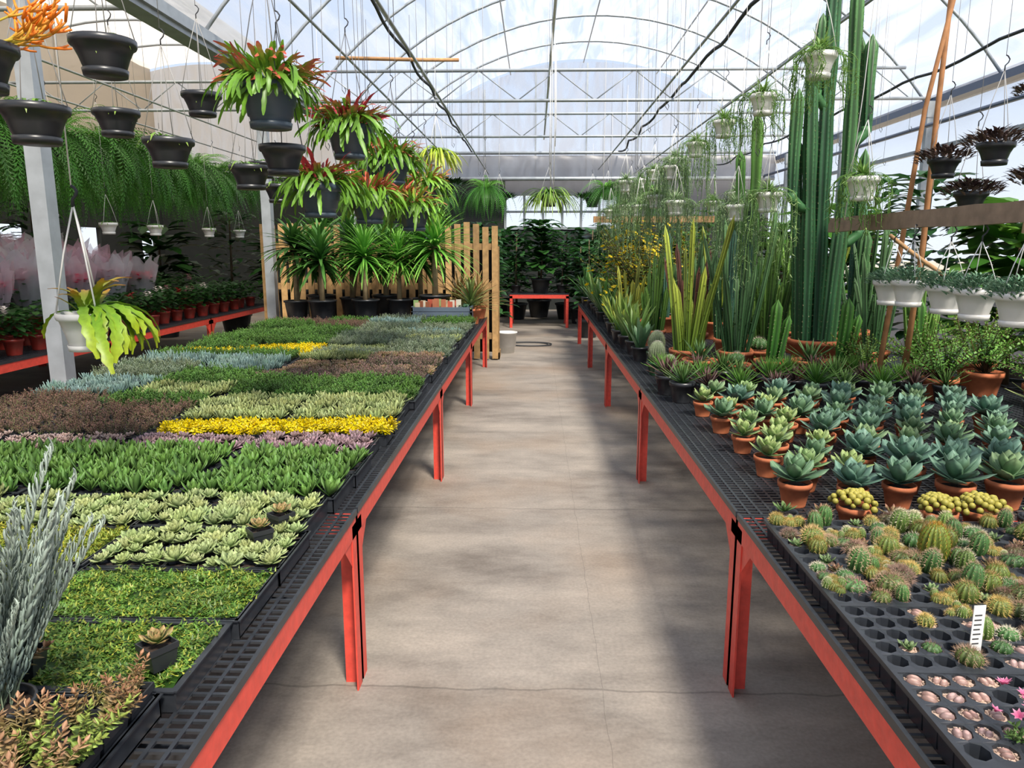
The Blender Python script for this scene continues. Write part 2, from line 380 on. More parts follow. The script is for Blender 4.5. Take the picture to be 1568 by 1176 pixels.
# ---------------------------------------------------------------- benches
def bench(x0,x1,y0,y1,H=.667):
    g=G()
    y0+=.008;y1-=.008
    h0=H-.085
    for (a,b,c,d) in ((x0,x0+.006,y0,y1),(x1-.006,x1,y0,y1),(x0,x1,y0,y0+.006),(x0,x1,y1-.006,y1)):
        box(g,a,b,c,d,h0,H-.006,mi=RD)
    for x,sx in ((x0,1),(x1,-1)):
        for y,sy in ((y0,1),(y1,-1)):
            box(g,*sorted((x,x+sx*.06)),*sorted((y,y+sy*.006)),0,h0+.05,mi=RD)
            box(g,*sorted((x,x+sx*.006)),*sorted((y,y+sy*.06)),0,h0+.05,mi=RD)
            P=np.array([[(x+sx*.004,y+sy*.06,h0),(x+sx*.004,y+sy*.06,h0-.1)],[(x+sx*.004,y+sy*.16,h0),(x+sx*.004,y+sy*.155,h0-.004)]])
            grid(g,P,mi=RD,smooth=False)
    for y in np.arange(y0+.6,y1-.3,.61): box(g,x0+.01,x1-.01,y-.015,y+.015,h0+.01,H-.03,mi=BK)
    n=int((x1-x0)/.042)
    for i in range(n+1):
        x=x0+.006+(x1-x0-.012)*i/n; box(g,x-.0045,x+.0045,y0,y1,H-.006,H,mi=BK)
    n=int((y1-y0)/.03)
    for i in range(n+1):
        y=y0+(y1-y0)*i/n; box(g,x0,x1,y-.0042,y+.0042,H-.007,H-.001,mi=BK)
    for (a,b,c,d) in ((x0-.004,x0+.006,y0,y1),(x1-.006,x1+.004,y0,y1)): box(g,a,b,c,d,H-.012,H+.01,mi=BK)
    return put('red_bench',g)
XL0,XL1=-3.07,-.635; XR0,XR1=.72,3.16
for i in range(4): bench(XL0,XL1,.06+2.44*i,2.5+2.44*i)
for i in range(5): bench(XR0,XR1,.06+2.44*i,2.5+2.44*i)
for i in range(4): bench(-6.7,-4.32,2.4+2.44*i,4.84+2.44*i)
bench(-.5,.68,14.7,15.6)
H=.667

# ---------------------------------------------------------------- succulent flats
def tray(w=.545,d=.275,h=.055):
    g=G(); t=.004
    for (a,b,c,e) in ((-w/2,-w/2+t,-d/2,d/2),(w/2-t,w/2,-d/2,d/2),(-w/2,w/2,-d/2,-d/2+t),(-w/2,w/2,d/2-t,d/2)): box(g,a,b,c,e,0,h,mi=BK)
    for (a,b,c,e) in ((-w/2-.006,-w/2+.008,-d/2-.004,d/2+.004),(w/2-.008,w/2+.006,-d/2-.004,d/2+.004),(-w/2,w/2,-d/2-.006,-d/2+.008),(-w/2,w/2,d/2-.008,d/2+.006)): box(g,a,b,c,e,h-.004,h,mi=BK)
    box(g,-w/2,w/2,-d/2,d/2,.002,.006,mi=BK)
    return g
def cellpack(g,nx,ny,w=.53,d=.262,h=.05):
    cw,cd=w/nx,d/ny
    th=np.arange(8)*math.pi/4+math.pi/8
    for i in range(nx):
        for j in range(ny):
            X=-w/2+cw*(i+.5);Y=-d/2+cd*(j+.5)
            def ring(s,z): 
                return [(X+cw/2*s*max(-1,min(1,1.25*math.cos(a))),Y+cd/2*s*max(-1,min(1,1.25*math.sin(a))),z) for a in th]
            grid(g,np.array([ring(.98,h),ring(.86,h),ring(.8,h-.008)]),True,mi=BK,smooth=False)
            grid(g,np.array([ring(.8,h-.009),ring(.4,h-.006),ring(.01,h-.005)]),True,mi=SO)
def flat(protos,nx=9,ny=5,jit=.011,z=.05,smin=.75,smax=1.25,miss=.03,vt=.2,tiltj=.35):
    g=tray()
    cellpack(g,nx if nx<=9 else 8,ny if ny<=5 else 4)
    for i in range(nx):
        for j in range(ny):
            if U(0,1)<miss: continue
            x=-.265+.53*(i+.5)/nx+U(-jit,jit); y=-.131+.262*(j+.5)/ny+U(-jit,jit); v=U(1-vt,1+vt*.7)
            g.add(random.choice(protos),R=Ry(U(-tiltj,tiltj))@Rx(U(-tiltj,tiltj))@Rz(U(0,6.28)),t=(x,y,z+U(0,.012)),sc=U(smin,smax),tint=(v*U(.93,1.07),v,v*U(.9,1.1)))
    return g
def ros(n,L,W,c0,c1,cin=None,nv=4,**k): return [rosette(n,L,W,c0=lin(c0),c1=lin(c1),cin=None if cin is None else lin(cin),**k) for _ in range(nv)]
types={}
def T(name,variants): types[name]=[mesh(v,name) for v in variants]
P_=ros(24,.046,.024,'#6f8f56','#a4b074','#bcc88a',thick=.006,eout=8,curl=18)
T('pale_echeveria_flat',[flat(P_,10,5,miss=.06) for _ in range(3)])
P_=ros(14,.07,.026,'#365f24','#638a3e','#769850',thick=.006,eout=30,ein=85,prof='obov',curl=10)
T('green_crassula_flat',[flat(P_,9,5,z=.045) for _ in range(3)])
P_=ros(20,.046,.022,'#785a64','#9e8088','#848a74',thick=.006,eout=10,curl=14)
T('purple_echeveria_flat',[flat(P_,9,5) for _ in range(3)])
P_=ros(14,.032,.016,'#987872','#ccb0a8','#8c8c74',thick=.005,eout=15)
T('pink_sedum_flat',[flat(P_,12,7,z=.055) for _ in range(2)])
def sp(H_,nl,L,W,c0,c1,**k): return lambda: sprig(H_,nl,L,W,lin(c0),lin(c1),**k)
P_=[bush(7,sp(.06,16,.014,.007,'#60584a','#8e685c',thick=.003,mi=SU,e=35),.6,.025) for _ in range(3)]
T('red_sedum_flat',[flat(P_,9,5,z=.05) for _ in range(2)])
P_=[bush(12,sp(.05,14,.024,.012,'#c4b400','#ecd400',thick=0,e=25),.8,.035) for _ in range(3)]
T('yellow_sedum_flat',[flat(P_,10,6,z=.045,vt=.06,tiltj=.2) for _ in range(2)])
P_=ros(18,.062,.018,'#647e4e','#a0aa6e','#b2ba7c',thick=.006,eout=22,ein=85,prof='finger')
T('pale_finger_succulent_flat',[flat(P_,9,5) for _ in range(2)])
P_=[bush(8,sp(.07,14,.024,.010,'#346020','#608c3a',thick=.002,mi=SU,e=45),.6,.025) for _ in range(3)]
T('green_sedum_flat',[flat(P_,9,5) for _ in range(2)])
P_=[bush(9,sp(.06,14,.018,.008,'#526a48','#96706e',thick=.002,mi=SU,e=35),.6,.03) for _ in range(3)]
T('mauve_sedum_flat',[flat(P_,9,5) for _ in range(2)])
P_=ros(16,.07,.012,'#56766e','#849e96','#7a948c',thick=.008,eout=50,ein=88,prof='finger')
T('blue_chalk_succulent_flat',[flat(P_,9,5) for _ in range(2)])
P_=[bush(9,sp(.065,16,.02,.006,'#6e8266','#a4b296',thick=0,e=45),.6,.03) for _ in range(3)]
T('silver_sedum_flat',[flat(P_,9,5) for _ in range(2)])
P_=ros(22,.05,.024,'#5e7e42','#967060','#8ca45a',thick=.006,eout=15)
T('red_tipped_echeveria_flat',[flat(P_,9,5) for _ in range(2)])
def mossflat(c0,c1,c2):
    tufts=[]
    for _ in range(5):
        t=G()
        for i in range(34):
            r=.017*math.sqrt(U(0,1)); a=U(0,6.28); c=mixc(mixc(lin(c0),lin(c1),U(0,1)),lin(c2),max(0,U(-1.5,1)))
            e=U(0,70)
            t.add(leaf(U(.007,.013),U(.004,.0055),e,e-20,1,'tri',c*.75,c,mi=LF,p=1),R=Rz(U(0,6.28)),t=(r*math.cos(a),r*math.sin(a),U(0,.014)))
        tufts.append(t)
    g=tray()
    gx=np.linspace(-.262,.262,40);gy=np.linspace(-.128,.128,20)
    ph=[U(0,6) for _ in range(4)]
    def hh(x,y): return .048+.008*math.sin(x*28+ph[0])*math.cos(y*33+ph[1])+.006*math.sin(x*60+ph[2]+y*50)+.002*math.sin(x*200)
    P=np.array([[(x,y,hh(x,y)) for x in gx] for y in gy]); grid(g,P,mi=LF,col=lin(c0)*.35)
    for i in range(24):
        for j in range(12):
            x=-.262+.524*(i+.5)/24+U(-.01,.01);y=-.13+.26*(j+.5)/12+U(-.01,.01)
            b=math.sin(x*13+ph[3])*math.sin(y*19+ph[1]); v=U(.65,1.2)
            if U(0,1)<.05: continue
            g.add(random.choice(tufts),R=Rz(U(0,6.28)),t=(x,y,hh(x,y)-.003),sc=U(.7,1.45),tint=(v*(1+.3*max(0,b)),v*(1+.12*b),v))
    return g
T('green_moss_sedum_flat',[mossflat('#4a7a2c','#7aa244','#b8bc4c') for _ in range(3)])
T('golden_moss_sedum_flat',[mossflat('#6e8e34','#a2b040','#d4cc4c') for _ in range(2)])
cols=[-.985,-1.55,-2.12,-2.70]
E='pale_echeveria_flat';CR='green_crassula_flat';PU='purple_echeveria_flat';PI='pink_sedum_flat';RS='red_sedum_flat';YE='yellow_sedum_flat'
PF='pale_finger_succulent_flat';GS='green_sedum_flat';MV='mauve_sedum_flat';BC='blue_chalk_succulent_flat';SS='silver_sedum_flat';RT='red_tipped_echeveria_flat';MG='green_moss_sedum_flat';MY='golden_moss_sedum_flat'
rows=[(MG,MG,MG,MG),(MG,MY,MG,GS),(E,MY,MY,MG),(E,E,E,E),(CR,CR,CR,CR),(CR,CR,CR,PI),(PU,PU,PI,PI),(YE,YE,RS,RS),(PF,PF,RS,RS),(PF,PF,GS,RS),
 (GS,GS,PF,BC),(GS,GS,GS,BC),(MV,MV,GS,SS),(RT,RT,BC,SS),(MV,RT,BC,BC),(RT,PF,GS,GS),(SS,SS,YE,YE),(SS,PF,YE,GS),(SS,SS,GS,GS),(PF,SS,GS,GS),
 (SS,SS,GS,GS),(BC,SS,GS,CR),(SS,SS,CR,GS),(SS,SS,RS,GS),(GS,BC,RS,RS),(GS,SS,GS,RS)]
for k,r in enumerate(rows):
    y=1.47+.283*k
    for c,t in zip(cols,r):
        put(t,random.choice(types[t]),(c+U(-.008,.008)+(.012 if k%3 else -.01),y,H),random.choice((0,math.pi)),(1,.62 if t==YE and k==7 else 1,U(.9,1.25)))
def squarepot(s=.085,h=.075,col=BLACK):
    g=G()
    def ring(q,z): return [(-q,-q,z),(q,-q,z),(q,q,z),(-q,q,z)]
    grid(g,np.array([ring(s*.38,0),ring(s*.47,h-.015),ring(s*.5,h-.015),ring(s*.5,h),ring(s*.46,h),ring(s*.44,h-.012)]),True,col,PL,False,False)
    grid(g,np.array([ring(s*.44,h-.013),ring(.001,h-.008)]),True,(1,1,1),SO)
    return g
SQ=squarepot()
for yy in (1.18,.9):
    g=tray(.545,.275,.05)
    for i in range(6):
        for j in range(3):
            x=-.225+.09*i; y=-.09+.09*j
            if yy>1 and abs(x-.05)<.09 and abs(y-.02)<.08: continue
            g.add(SQ,t=(x,y,.006))
            if (i+j)%5!=3:
                if (i*3+j)%7==0: g.add(rosette(16,.05,.03,c0=lin('#54803c'),c1=lin('#a9a050'),thick=.006),t=(x,y,.075))
                else: g.add(bush(14,sp(.1,22,.022,.014,'#6a8c40',random.choice(['#a8785a','#9cac50','#b88a6a']),thick=.004,mi=SU,e=30,sc='#7a6a48',bend=20),.8,.03),t=(x,y,.07),sc=U(.75,1.2))
    put('mixed_sedum_pot_tray',g,(-1.02,yy,H))
g=G(); g.add(squarepot(.07,.06)); g.add(rosette(18,.05,.03,c0=lin('#54803c'),c1=lin('#b08a60'),thick=.006),t=(0,0,.06)); m_=mesh(g,'potted_echeveria')
for p in ((-.80,1.42),(-1.06,1.38),(-.82,2.07),(-.80,2.2)): put('potted_echeveria',m_,(p[0],p[1],H+.05),U(0,6),.9)
g=pot(.06,.1,PL,BLACK)
g.add(bush(64,sp(.5,64,.05,.009,'#7c9088','#b4c2b4',prof='finger',thick=.004,mi=SU,e=50,stem=.003,sc='#8a9a80',bend=12,segs=4,curl=60),.36,.03,smin=.4),t=(0,0,.09))
put('silver_senecio_plant',g,(-.985,1.2,H+.008))
g=G(); sc_=lin('#566270')
for i in range(4): box(g,-.36,.36,-.12,-.1,.01+i*.055,.06+i*.055,sc_,PL); box(g,-.36,.36,.1,.12,.01+i*.055,.06+i*.055,sc_,PL)
box(g,-.36,-.34,-.12,.12,0,.23,sc_,PL); box(g,.34,.36,-.12,.12,0,.23,sc_,PL); box(g,-.34,.34,-.1,.1,0,.18,mi=SO)
for i in range(26):
    x=-.31+.024*i; c=random.choice([lin('#b8a888'),lin('#a9503c'),lin('#b3b0a2'),lin('#90553a'),lin('#7a935a')]); h_=U(.26,.33)
    g2=G(); box(g2,-.03,.03,-.001,.001,.17,h_,c,MT); g.add(g2,R=Rz(U(-.5,.5)),t=(x*.85-.05,U(-.07,.07),0))
g.add(rosette(14,.1,.04,c0=lin('#5f8a6a'),thick=.006),t=(.27,0,.2))
put('slate_planter_box',g,(-1.1,8.82,H))

# ---------------------------------------------------------------- dracaenas / yuccas
def headp(n,L,W,c0,c1,ein=88,eout=-30,curl=-30,segs=6):
    g=G()
    for i in range(n):
        t=((i+.5)/n)**.7; e=ein+(eout-ein)*t+U(-8,8); v=U(.7,1.15); s=U(.75,1.05)*(.7+.3*t)
        g.add(leaf(L*s,W,e+10,e+curl,segs,'strap',lin(c0)*v,lin(c1)*v,0,.3,p=1),R=Rz(i*2.4+U(-.2,.2)),t=(0,0,.1*(1-t)))
    return g
def dracaena(th,n=60,L=.42,W=.035,c0='#2f6a22',c1='#6fa53a',potr=.14,heads=1,pmi=PL):
    g=pot(potr,.24,pmi,BLACK)
    for k in range(heads):
        a=k*2.4+1; lx=.16*k*math.cos(a); ly=.16*k*math.sin(a); tz=.22+th*(1-.25*k)
        tube(g,[(0,0,.2),(lx*.5,ly*.5,.2+th*.5),(lx,ly,tz)],[.03,.026,.022],8,lin('#9a8563'),WD)
        g.add(headp(n,L,W,c0,c1),t=(lx,ly,tz-.04))
    return g
dr=[mesh(dracaena(.42,90,.5,.036,'#305f26','#5e903c'),'dracaena_plant'),mesh(dracaena(.45,160,.5,.02,'#4c9430','#94c854'),'dracaena_plant'),mesh(dracaena(.62,80,.48,.045,'#264c20','#4e7c34',heads=2),'dracaena_plant')]
for x,y,z,k,s in ((-3.0,9.25,H,2,1.1),(-2.6,9.0,H,0,1.2),(-2.1,9.15,H,1,1.2),(-1.72,9.4,H,1,1.15),(-1.25,9.3,H,1,1.4),(-2.8,9.65,H,0,1.3),(-2.4,9.7,H,2,1.15),(-1.95,9.7,H,0,1.3),(-3.3,11.6,0,2,1.9),(-2.4,11.8,0,2,2.0),(-1.7,11.7,0,2,1.9),(-1.5,9.75,H,2,1.1)):
    put('dracaena_plant',dr[k],(x,y,z),U(0,6),s)
g=pot(.09,.13,TC); g.add(headp(60,.34,.016,'#7a6a3a','#b08a58',80,5,-20),t=(0,0,.12)); m_=mesh(g,'striped_cordyline')
g=pot(.09,.13,TC); g.add(headp(50,.32,.018,'#55703a','#9aa05a',80,5,-20),t=(0,0,.12)); m2=mesh(g,'striped_cordyline')
for x,y in ((-.82,9.3),(-.98,9.6),(-.75,9.7),(-.78,9.0)): put('striped_cordyline',random.choice((m_,m2)),(x,y,H),U(0,6),U(1.2,1.6))
g=G(); wc=lin('#b08c5c')
for i in range(26):
    x=-3.85+i*.13; c=wc*U(.55,1.1); top=U(1.86,1.93)
    if 8<i<19: top-=.3
    box(g,x,x+.085,10.42,10.44,.02,top,c,WD)
for z in (.3,1.0,1.55): box(g,-3.85,-.52,10.44,10.48,z,z+.09,wc*.7,WD)
for x in (-3.85,-2.7,-1.6,-.58): box(g,x,x+.08,10.48,10.9,0,.1,wc*.6,WD); box(g,x,x+.08,10.48,10.56,0,1.6,wc*.6,WD)
box(g,-3.8,-.6,10.57,10.6,.1,1.55,mi=DK)  # added dark backdrop sheet, no siding; makes the gaps between slats read dark
put('wooden_pallet_fence',g)
g=G(); lathe(g,[(.001,0),(.11,0),(.15,.3),(.16,.3),(.16,.32),(.145,.32),(.135,.1),(.001,.05)],22,WHITE,PL); put('white_bucket',g,(-.42,11.2,0))
g=G(); th=np.linspace(0,12,70); tube(g,np.c_[(.3+.01*th)*np.cos(th),(.2+.006*th)*np.sin(th),.013+.0004*th],.009,6,BLACK,MT); put('coiled_hose',g,(-.08,12.1,0))

# ---------------------------------------------------------------- ferns
def frond(L,e0,e1,W=.075,c='#3c6f26',p=.4):
    g=G(); n=12; a=(e0+(e1-e0)*np.linspace(0,1,n)**p)*D2R; x=np.concatenate([[0],np.cumsum(np.cos(a))])*L/n; z=np.concatenate([[0],np.cumsum(np.sin(a))])*L/n
    t=np.linspace(0,1,n+1); c=lin(c)*U(.6,1.3); K=24
    tt=np.linspace(.06,.99,K); px=np.interp(tt,t,x);pz=np.interp(tt,t,z); w=W*np.interp(tt,[0,.2,.6,1],[.5,1,.9,.1])/2
    d=L/K*.42
    tx=np.gradient(px);tz=np.gradient(pz);nn=np.sqrt(tx**2+tz**2);tx/=nn;tz/=nn
    V=[];Q=[]
    for s in (-1,1):
        for k in range(K):
            b=len(V)
            V+= [(px[k]-tx[k]*d,0,pz[k]-tz[k]*d),(px[k]+tx[k]*d*.1,s*w[k]*.5,pz[k]+tz[k]*d*.1-.004),(px[k]+tx[k]*d*1.3,s*w[k],pz[k]+tz[k]*d-w[k]*.25),(px[k]+tx[k]*d,s*w[k]*.35,pz[k]+tz[k]*d)]
            Q+=[b,b+1,b+2,b+3]
    V=np.array(V); g.raw(V,np.array(Q),np.full(len(Q)//4,4),np.full(len(Q)//4,LF),np.tile(c,(len(V),1)),np.full(len(Q)//4,False))
    return g
def fernball(n=170,L=1.0,c='#48842c'):
    fr=[frond(L*U(.5,1.2),U(25,80),U(-95,-80),U(.09,.13),c,U(.3,.7)) for _ in range(14)]+[frond(L*U(.4,.6),U(60,85),U(-50,-10),U(.08,.11),'#74ac48',1) for _ in range(5)]
    g=G()
    for i in range(n):
        a=i*2.4+U(-.2,.2); r=U(0,.12); v=U(.5,1.35)
        g.add(random.choice(fr),R=Rz(a)@Rx(U(-.3,.3)),t=(r*math.cos(a),r*math.sin(a),U(-.02,.02)),sc=U(.75,1.1),tint=(v,v,v))
    return g
FB=[fernball(),fernball()]
HB=hbasket(.15,.16,BLACK)
def hangmesh(parts,r,ht,total,col=WHITE,w=.002):
    g=G()
    for p in parts: g.add(p)
    hanger(g,r,ht,total,col,w); return g
fm=[mesh(hangmesh([f,HB],.15,.45,.72),'hanging_fern_basket') for f in FB]
for x,ys,z in ((-5.0,(4.6,5.4,6.2,7.0,7.8,8.6,9.4,10.2,11.0,11.8,12.8),2.68),(-6.1,(5.0,6.1,7.2,8.3,9.4,10.5,11.6,12.7,14),2.6),(-7.3,(5.5,6.8,8.1,9.4,10.7,12,13.5),2.72)):
    for y in ys: put('hanging_fern_basket',random.choice(fm),(x+U(-.05,.05),y,z+U(-.05,.05)),U(0,6),U(1.0,1.12))
for x,y,z,s in ((-.95,14.5,2.65,.85),(1.35,14.2,2.6,.85),(-1.9,14.8,2.6,.9),(-2.6,13.5,2.6,.9),(2.3,15,2.6,.9)): put('hanging_fern_basket',random.choice(fm),(x,y,z),U(0,6),s)

# ---------------------------------------------------------------- left bench flowering plants
def poinsettia(bract,sleeve=None,lc='#2c5c22'):
    g=pot(.075,.13,PL,lin('#98332a'))
    lv=[leaf(U(.08,.12),.055,U(0,35),-20,4,'round',lin(lc)*U(.5,1.1),fold=.15) for _ in range(6)]
    br=[leaf(U(.06,.09),.04,U(5,60),0,4,'round',lin(bract)*U(.8,1.15),fold=.15) for _ in range(5)] if bract else []
    for i in range(50):
        a=i*2.4; z=.14+.2*(i/46); r=.02+.05*U(0,1); g.add(random.choice(lv),R=Rz(a)@Ry(U(-.3,.3)),t=(r*math.cos(a),r*math.sin(a),z))
    if br:
        nb=9 if sleeve is not None else 2
        for k in range(nb):
            q=.09 if nb>3 else .05
            cx_,cy_=q*math.cos(k*1.3),q*math.sin(k*1.3)
            for i in range(9): g.add(random.choice(br),R=Rz(i*.7+k),t=(cx_,cy_,.35+U(-.03,.04)),sc=1 if nb>3 else .6)
    if sleeve is not None:
        m=30; P=[]
        for s,z in ((.6,0),(.75,.12),(1.2,.24),(1.6,.36),(1.8,.45),(1.9,.5)):
            P.append([(.085*s*(1+.15*math.sin(j*2.9+z*9))*math.cos(j*2*math.pi/m),.085*s*(1+.15*math.sin(j*2.9+z*9))*math.sin(j*2*math.pi/m),z+(.045*math.sin(j*1.7) if z>.3 else 0)) for j in range(m)])
        grid(g,np.array(P),True,lin(sleeve),SL)
    return g
pv={'poinsettia_plant':[mesh(poinsettia('#a81424'),'p'),mesh(poinsettia('#e090aa'),'p'),mesh(poinsettia('#f0e4dc'),'p')],
    'sleeved_flower_pot':[mesh(poinsettia('#f02a68','#f8dce6'),'p'),mesh(poinsettia('#e81840','#f4ecf0'),'p'),mesh(poinsettia('#f8c0d0','#f0eef4'),'p'),mesh(poinsettia('#f04480','#f8d4e2'),'p')],
    'leafy_potted_plant':[mesh(poinsettia(None),'p'),mesh(poinsettia(None,None,'#44762e'),'p')]}
for i,x in enumerate(np.arange(-4.55,-6.6,-.34)):
    for j,y in enumerate(np.arange(4.2,12,.34)):
        if i<2: nm=random.choice(['poinsettia_plant','leafy_potted_plant','leafy_potted_plant','leafy_potted_plant']); s=1.05
        elif y<10.2: nm='sleeved_flower_pot'; s=1.35+.09*i
        else: nm=random.choice(['leafy_potted_plant','leafy_potted_plant','poinsettia_plant']); s=1.3
        if i>=2 and j%2: continue
        put(nm,random.choice(pv[nm]),(x+U(-.03,.03),y+U(-.03,.03),H),U(0,6),U(.95,1.1)*s)

# ---------------------------------------------------------------- hanging holiday cactus cluster
def flatcactus(n,L,W,cg,cr,redfrac=.5,segs=8,scal=.22):
    g=G(); up=[];dn=[]
    for _ in range(14):
        q=U(0,1); red=q<.75
        c0=lin(cr)*U(.7,1) if q<.3 else lin(cg)*U(.8,1.1)
        up.append(leaf(L*U(.5,.85),W*U(.8,1.2),U(20,85),U(-50,60),segs,'phyl',c0,(lin(cr) if red else lin(cg)*1.3)*U(.8,1.4),fold=.35,scal=scal,p=1))
    for _ in range(14):
        dn.append(leaf(L*U(.7,1.35),W*U(.8,1.2),U(-10,55),U(-95,-65),segs+3,'phyl',lin(cg)*U(.6,1.1),lin(cg)*U(.95,1.5),fold=.25,scal=scal,p=U(.4,.8)))
    for i in range(n):
        a=U(0,6.28); r=.13*math.sqrt(U(0,1)); src=up if i<n*redfrac else dn
        v=U(.7,1.2)
        g.add(random.choice(src),R=Rz(a)@Rx(U(-.6,.6)),t=(r*math.cos(a),r*math.sin(a),U(-.02,.06)),sc=U(.7,1.1),tint=(v,v,v))
    return g
FCs=[flatcactus(260,.215,.024,'#66942c','#b03a44',.6) for _ in range(3)]
FC2=[flatcactus(260,.215,.024,'#78a834','#b85a40',.5) for _ in range(2)]
HR=hbasket(.125,.17,SLATE,True)
for x,y,z,s in ((-1.14,3.3,2.28,0),(-1.2,4.2,1.94,0),(-1.06,4.35,2.27,0),(-1.1,5.0,1.93,1),(-1.03,5.5,2.22,0),(-1.12,6.2,1.97,1),(-1.3,6.0,2.3,0),(-1.0,6.9,2.15,1),(-.95,5.9,1.9,1)):
    hang('hanging_holiday_cactus_basket',[random.choice(FC2 if s else FCs),HR],(x,y,z),3.3,.125,.5,BLACK*1.5+.1)
hang('hanging_black_basket',[hbasket(.1,.12,BLACK)],(-1.15,3.46,2.05),3.3,.1,.5,BLACK)
def spider(n,L,W,c0,c1):
    g=G(); l=[leaf(L*U(.7,1.1),W,U(30,80),U(-90,-55),8,'strap',lin(c0)*U(.7,1.2),lin(c1),p=U(.4,.8)) for _ in range(9)]
    for i in range(n): g.add(random.choice(l),R=Rz(i*2.4+U(-.3,.3)),t=(U(-.04,.04),U(-.04,.04),0),sc=U(.7,1.1))
    return g
HWs=hbasket(.09,.11,WHITE)
hang('hanging_spider_plant',[spider(110,.38,.02,'#86a828','#c4cc4a'),HWs],(-.97,7.5,2.5),3.3,.09,.35)
hang('hanging_spider_plant',[spider(150,.7,.024,'#4f7f24','#90a848'),HB],(.22,12.2,2.4),4.05,.15,.45)
HD=hbasket(.112,.12,BLACK,False,28)
small=[spider(34,.13,.012,'#5a8a2a','#8fa84a')]
for x,y,z in ((-1.62,2.9,2.36),(-1.78,2.7,2.09),(-2.0,4.6,2.5),(-1.74,3.6,2.1),(-1.62,4.3,2.05),(-1.9,5.6,2.05),(-2.3,6.4,2.3),(-2.2,4.0,2.3)):
    hang('hanging_black_basket',[HD,small[0]],(x,y,z),3.35,.112,.42,WHITE*.45,4,.002)
g=G(); R_=[leaf(U(.2,.36),U(.04,.055),U(20,70),U(-95,-70),14,'phyl',lin('#5f9020')*U(.8,1.1),lin('#a4b42c')*U(.8,1.1),fold=.35,scal=.35,p=U(.5,.8)) for _ in range(8)]
R2=[leaf(U(.14,.24),U(.03,.04),U(40,80),U(-10,30),10,'phyl',lin('#7a9c28'),lin('#b0702a'),fold=.3,scal=.25) for _ in range(4)]
for i in range(20): g.add(random.choice(R_),R=Rz(U(-1.2,.9))@Rx(U(-.4,.4)),t=(U(-.0,.08),U(-.04,.04),0),sc=U(.8,1.2))
for i in range(14): g.add(random.choice(R2),R=Rz(i*.5),t=(U(-.04,.04),U(-.04,.04),0),sc=U(.7,1.1))
g.add(R_[0],R=Rz(3.1),t=(-.05,0,0),sc=.8)
hang('hanging_epiphyllum_pot',[hbasket(.1,.14,WHITE),g],(-1.8,2.9,1.34),3.35,.1,.42,WHITE,3,.004,0)
def pencil(n,depth,L):
    g=G()
    def br(p,d,l,k):
        q=p+d*l; t=1-k/depth; c=mixc(lin('#9aa83a'),lin('#f0801c'),t); tube(g,[p,(p+q)/2+np.array([0,0,-.002]),q],[.004,.0036,.003],5,c,SU)
        if k>0:
            for _ in range(2):
                dd=d+np.array([U(-.7,.7),U(-.7,.7),U(-.2,.5)]); dd/=np.linalg.norm(dd); br(q,dd,l*U(.7,1),k-1)
    for i in range(n):
        a=i*2.4; d=np.array([math.cos(a)*.9,math.sin(a)*.7,U(.0,.6)]); br(np.zeros(3),d/np.linalg.norm(d),L,depth)
    return g
hang('hanging_pencil_cactus',[pencil(13,4,.08),HD],(-1.61,2.2,2.17),3.35,.112,.42,WHITE*.6)

# ---------------------------------------------------------------- right bench: plug trays, cacti
def plugtray(nx=10,ny=5,w=.545,d=.275,h=.06):
    g=G(); cw,cd=w/nx,d/ny; th=np.arange(8)*math.pi/4
    for i in range(nx):
        for j in range(ny):
            X=-w/2+cw*(i+.5);Y=-d/2+cd*(j+.5)
            sq=[(X+cw/2*x,Y+cd/2*y) for x,y in ((1,0),(1,1),(0,1),(-1,1),(-1,0),(-1,-1),(0,-1),(1,-1))]
            c1=[(X+cw*.44*math.cos(a),Y+cd*.44*math.sin(a)) for a in th]; c2=[(X+cw*.32*math.cos(a),Y+cd*.32*math.sin(a)) for a in th]
            grid(g,np.array([[(*p,h-.002) for p in sq],[(*p,h) for p in c1],[(*p,.018) for p in c2]]),True,mi=BK,smooth=False)
            grid(g,np.array([[(*p,.02) for p in c2],[(X,Y,.022)]*8]),True,mi=SO)
            grid(g,np.array([[(X+(a-X)*.85,Y+(b-Y)*.85,0) for a,b in sq],[(*p,h-.002) for p in sq]]),True,mi=BK,smooth=False)
    for (a,b,c,e) in ((-w/2-.008,-w/2+.002,-d/2-.008,d/2+.008),(w/2-.002,w/2+.008,-d/2-.008,d/2+.008),(-w/2,w/2,-d/2-.008,-d/2+.002),(-w/2,w/2,d/2-.002,d/2+.008)): box(g,a,b,c,e,h-.012,h,mi=BK)
    return g,[( -w/2+cw*(i+.5),-d/2+cd*(j+.5)) for i in range(nx) for j in range(ny)]
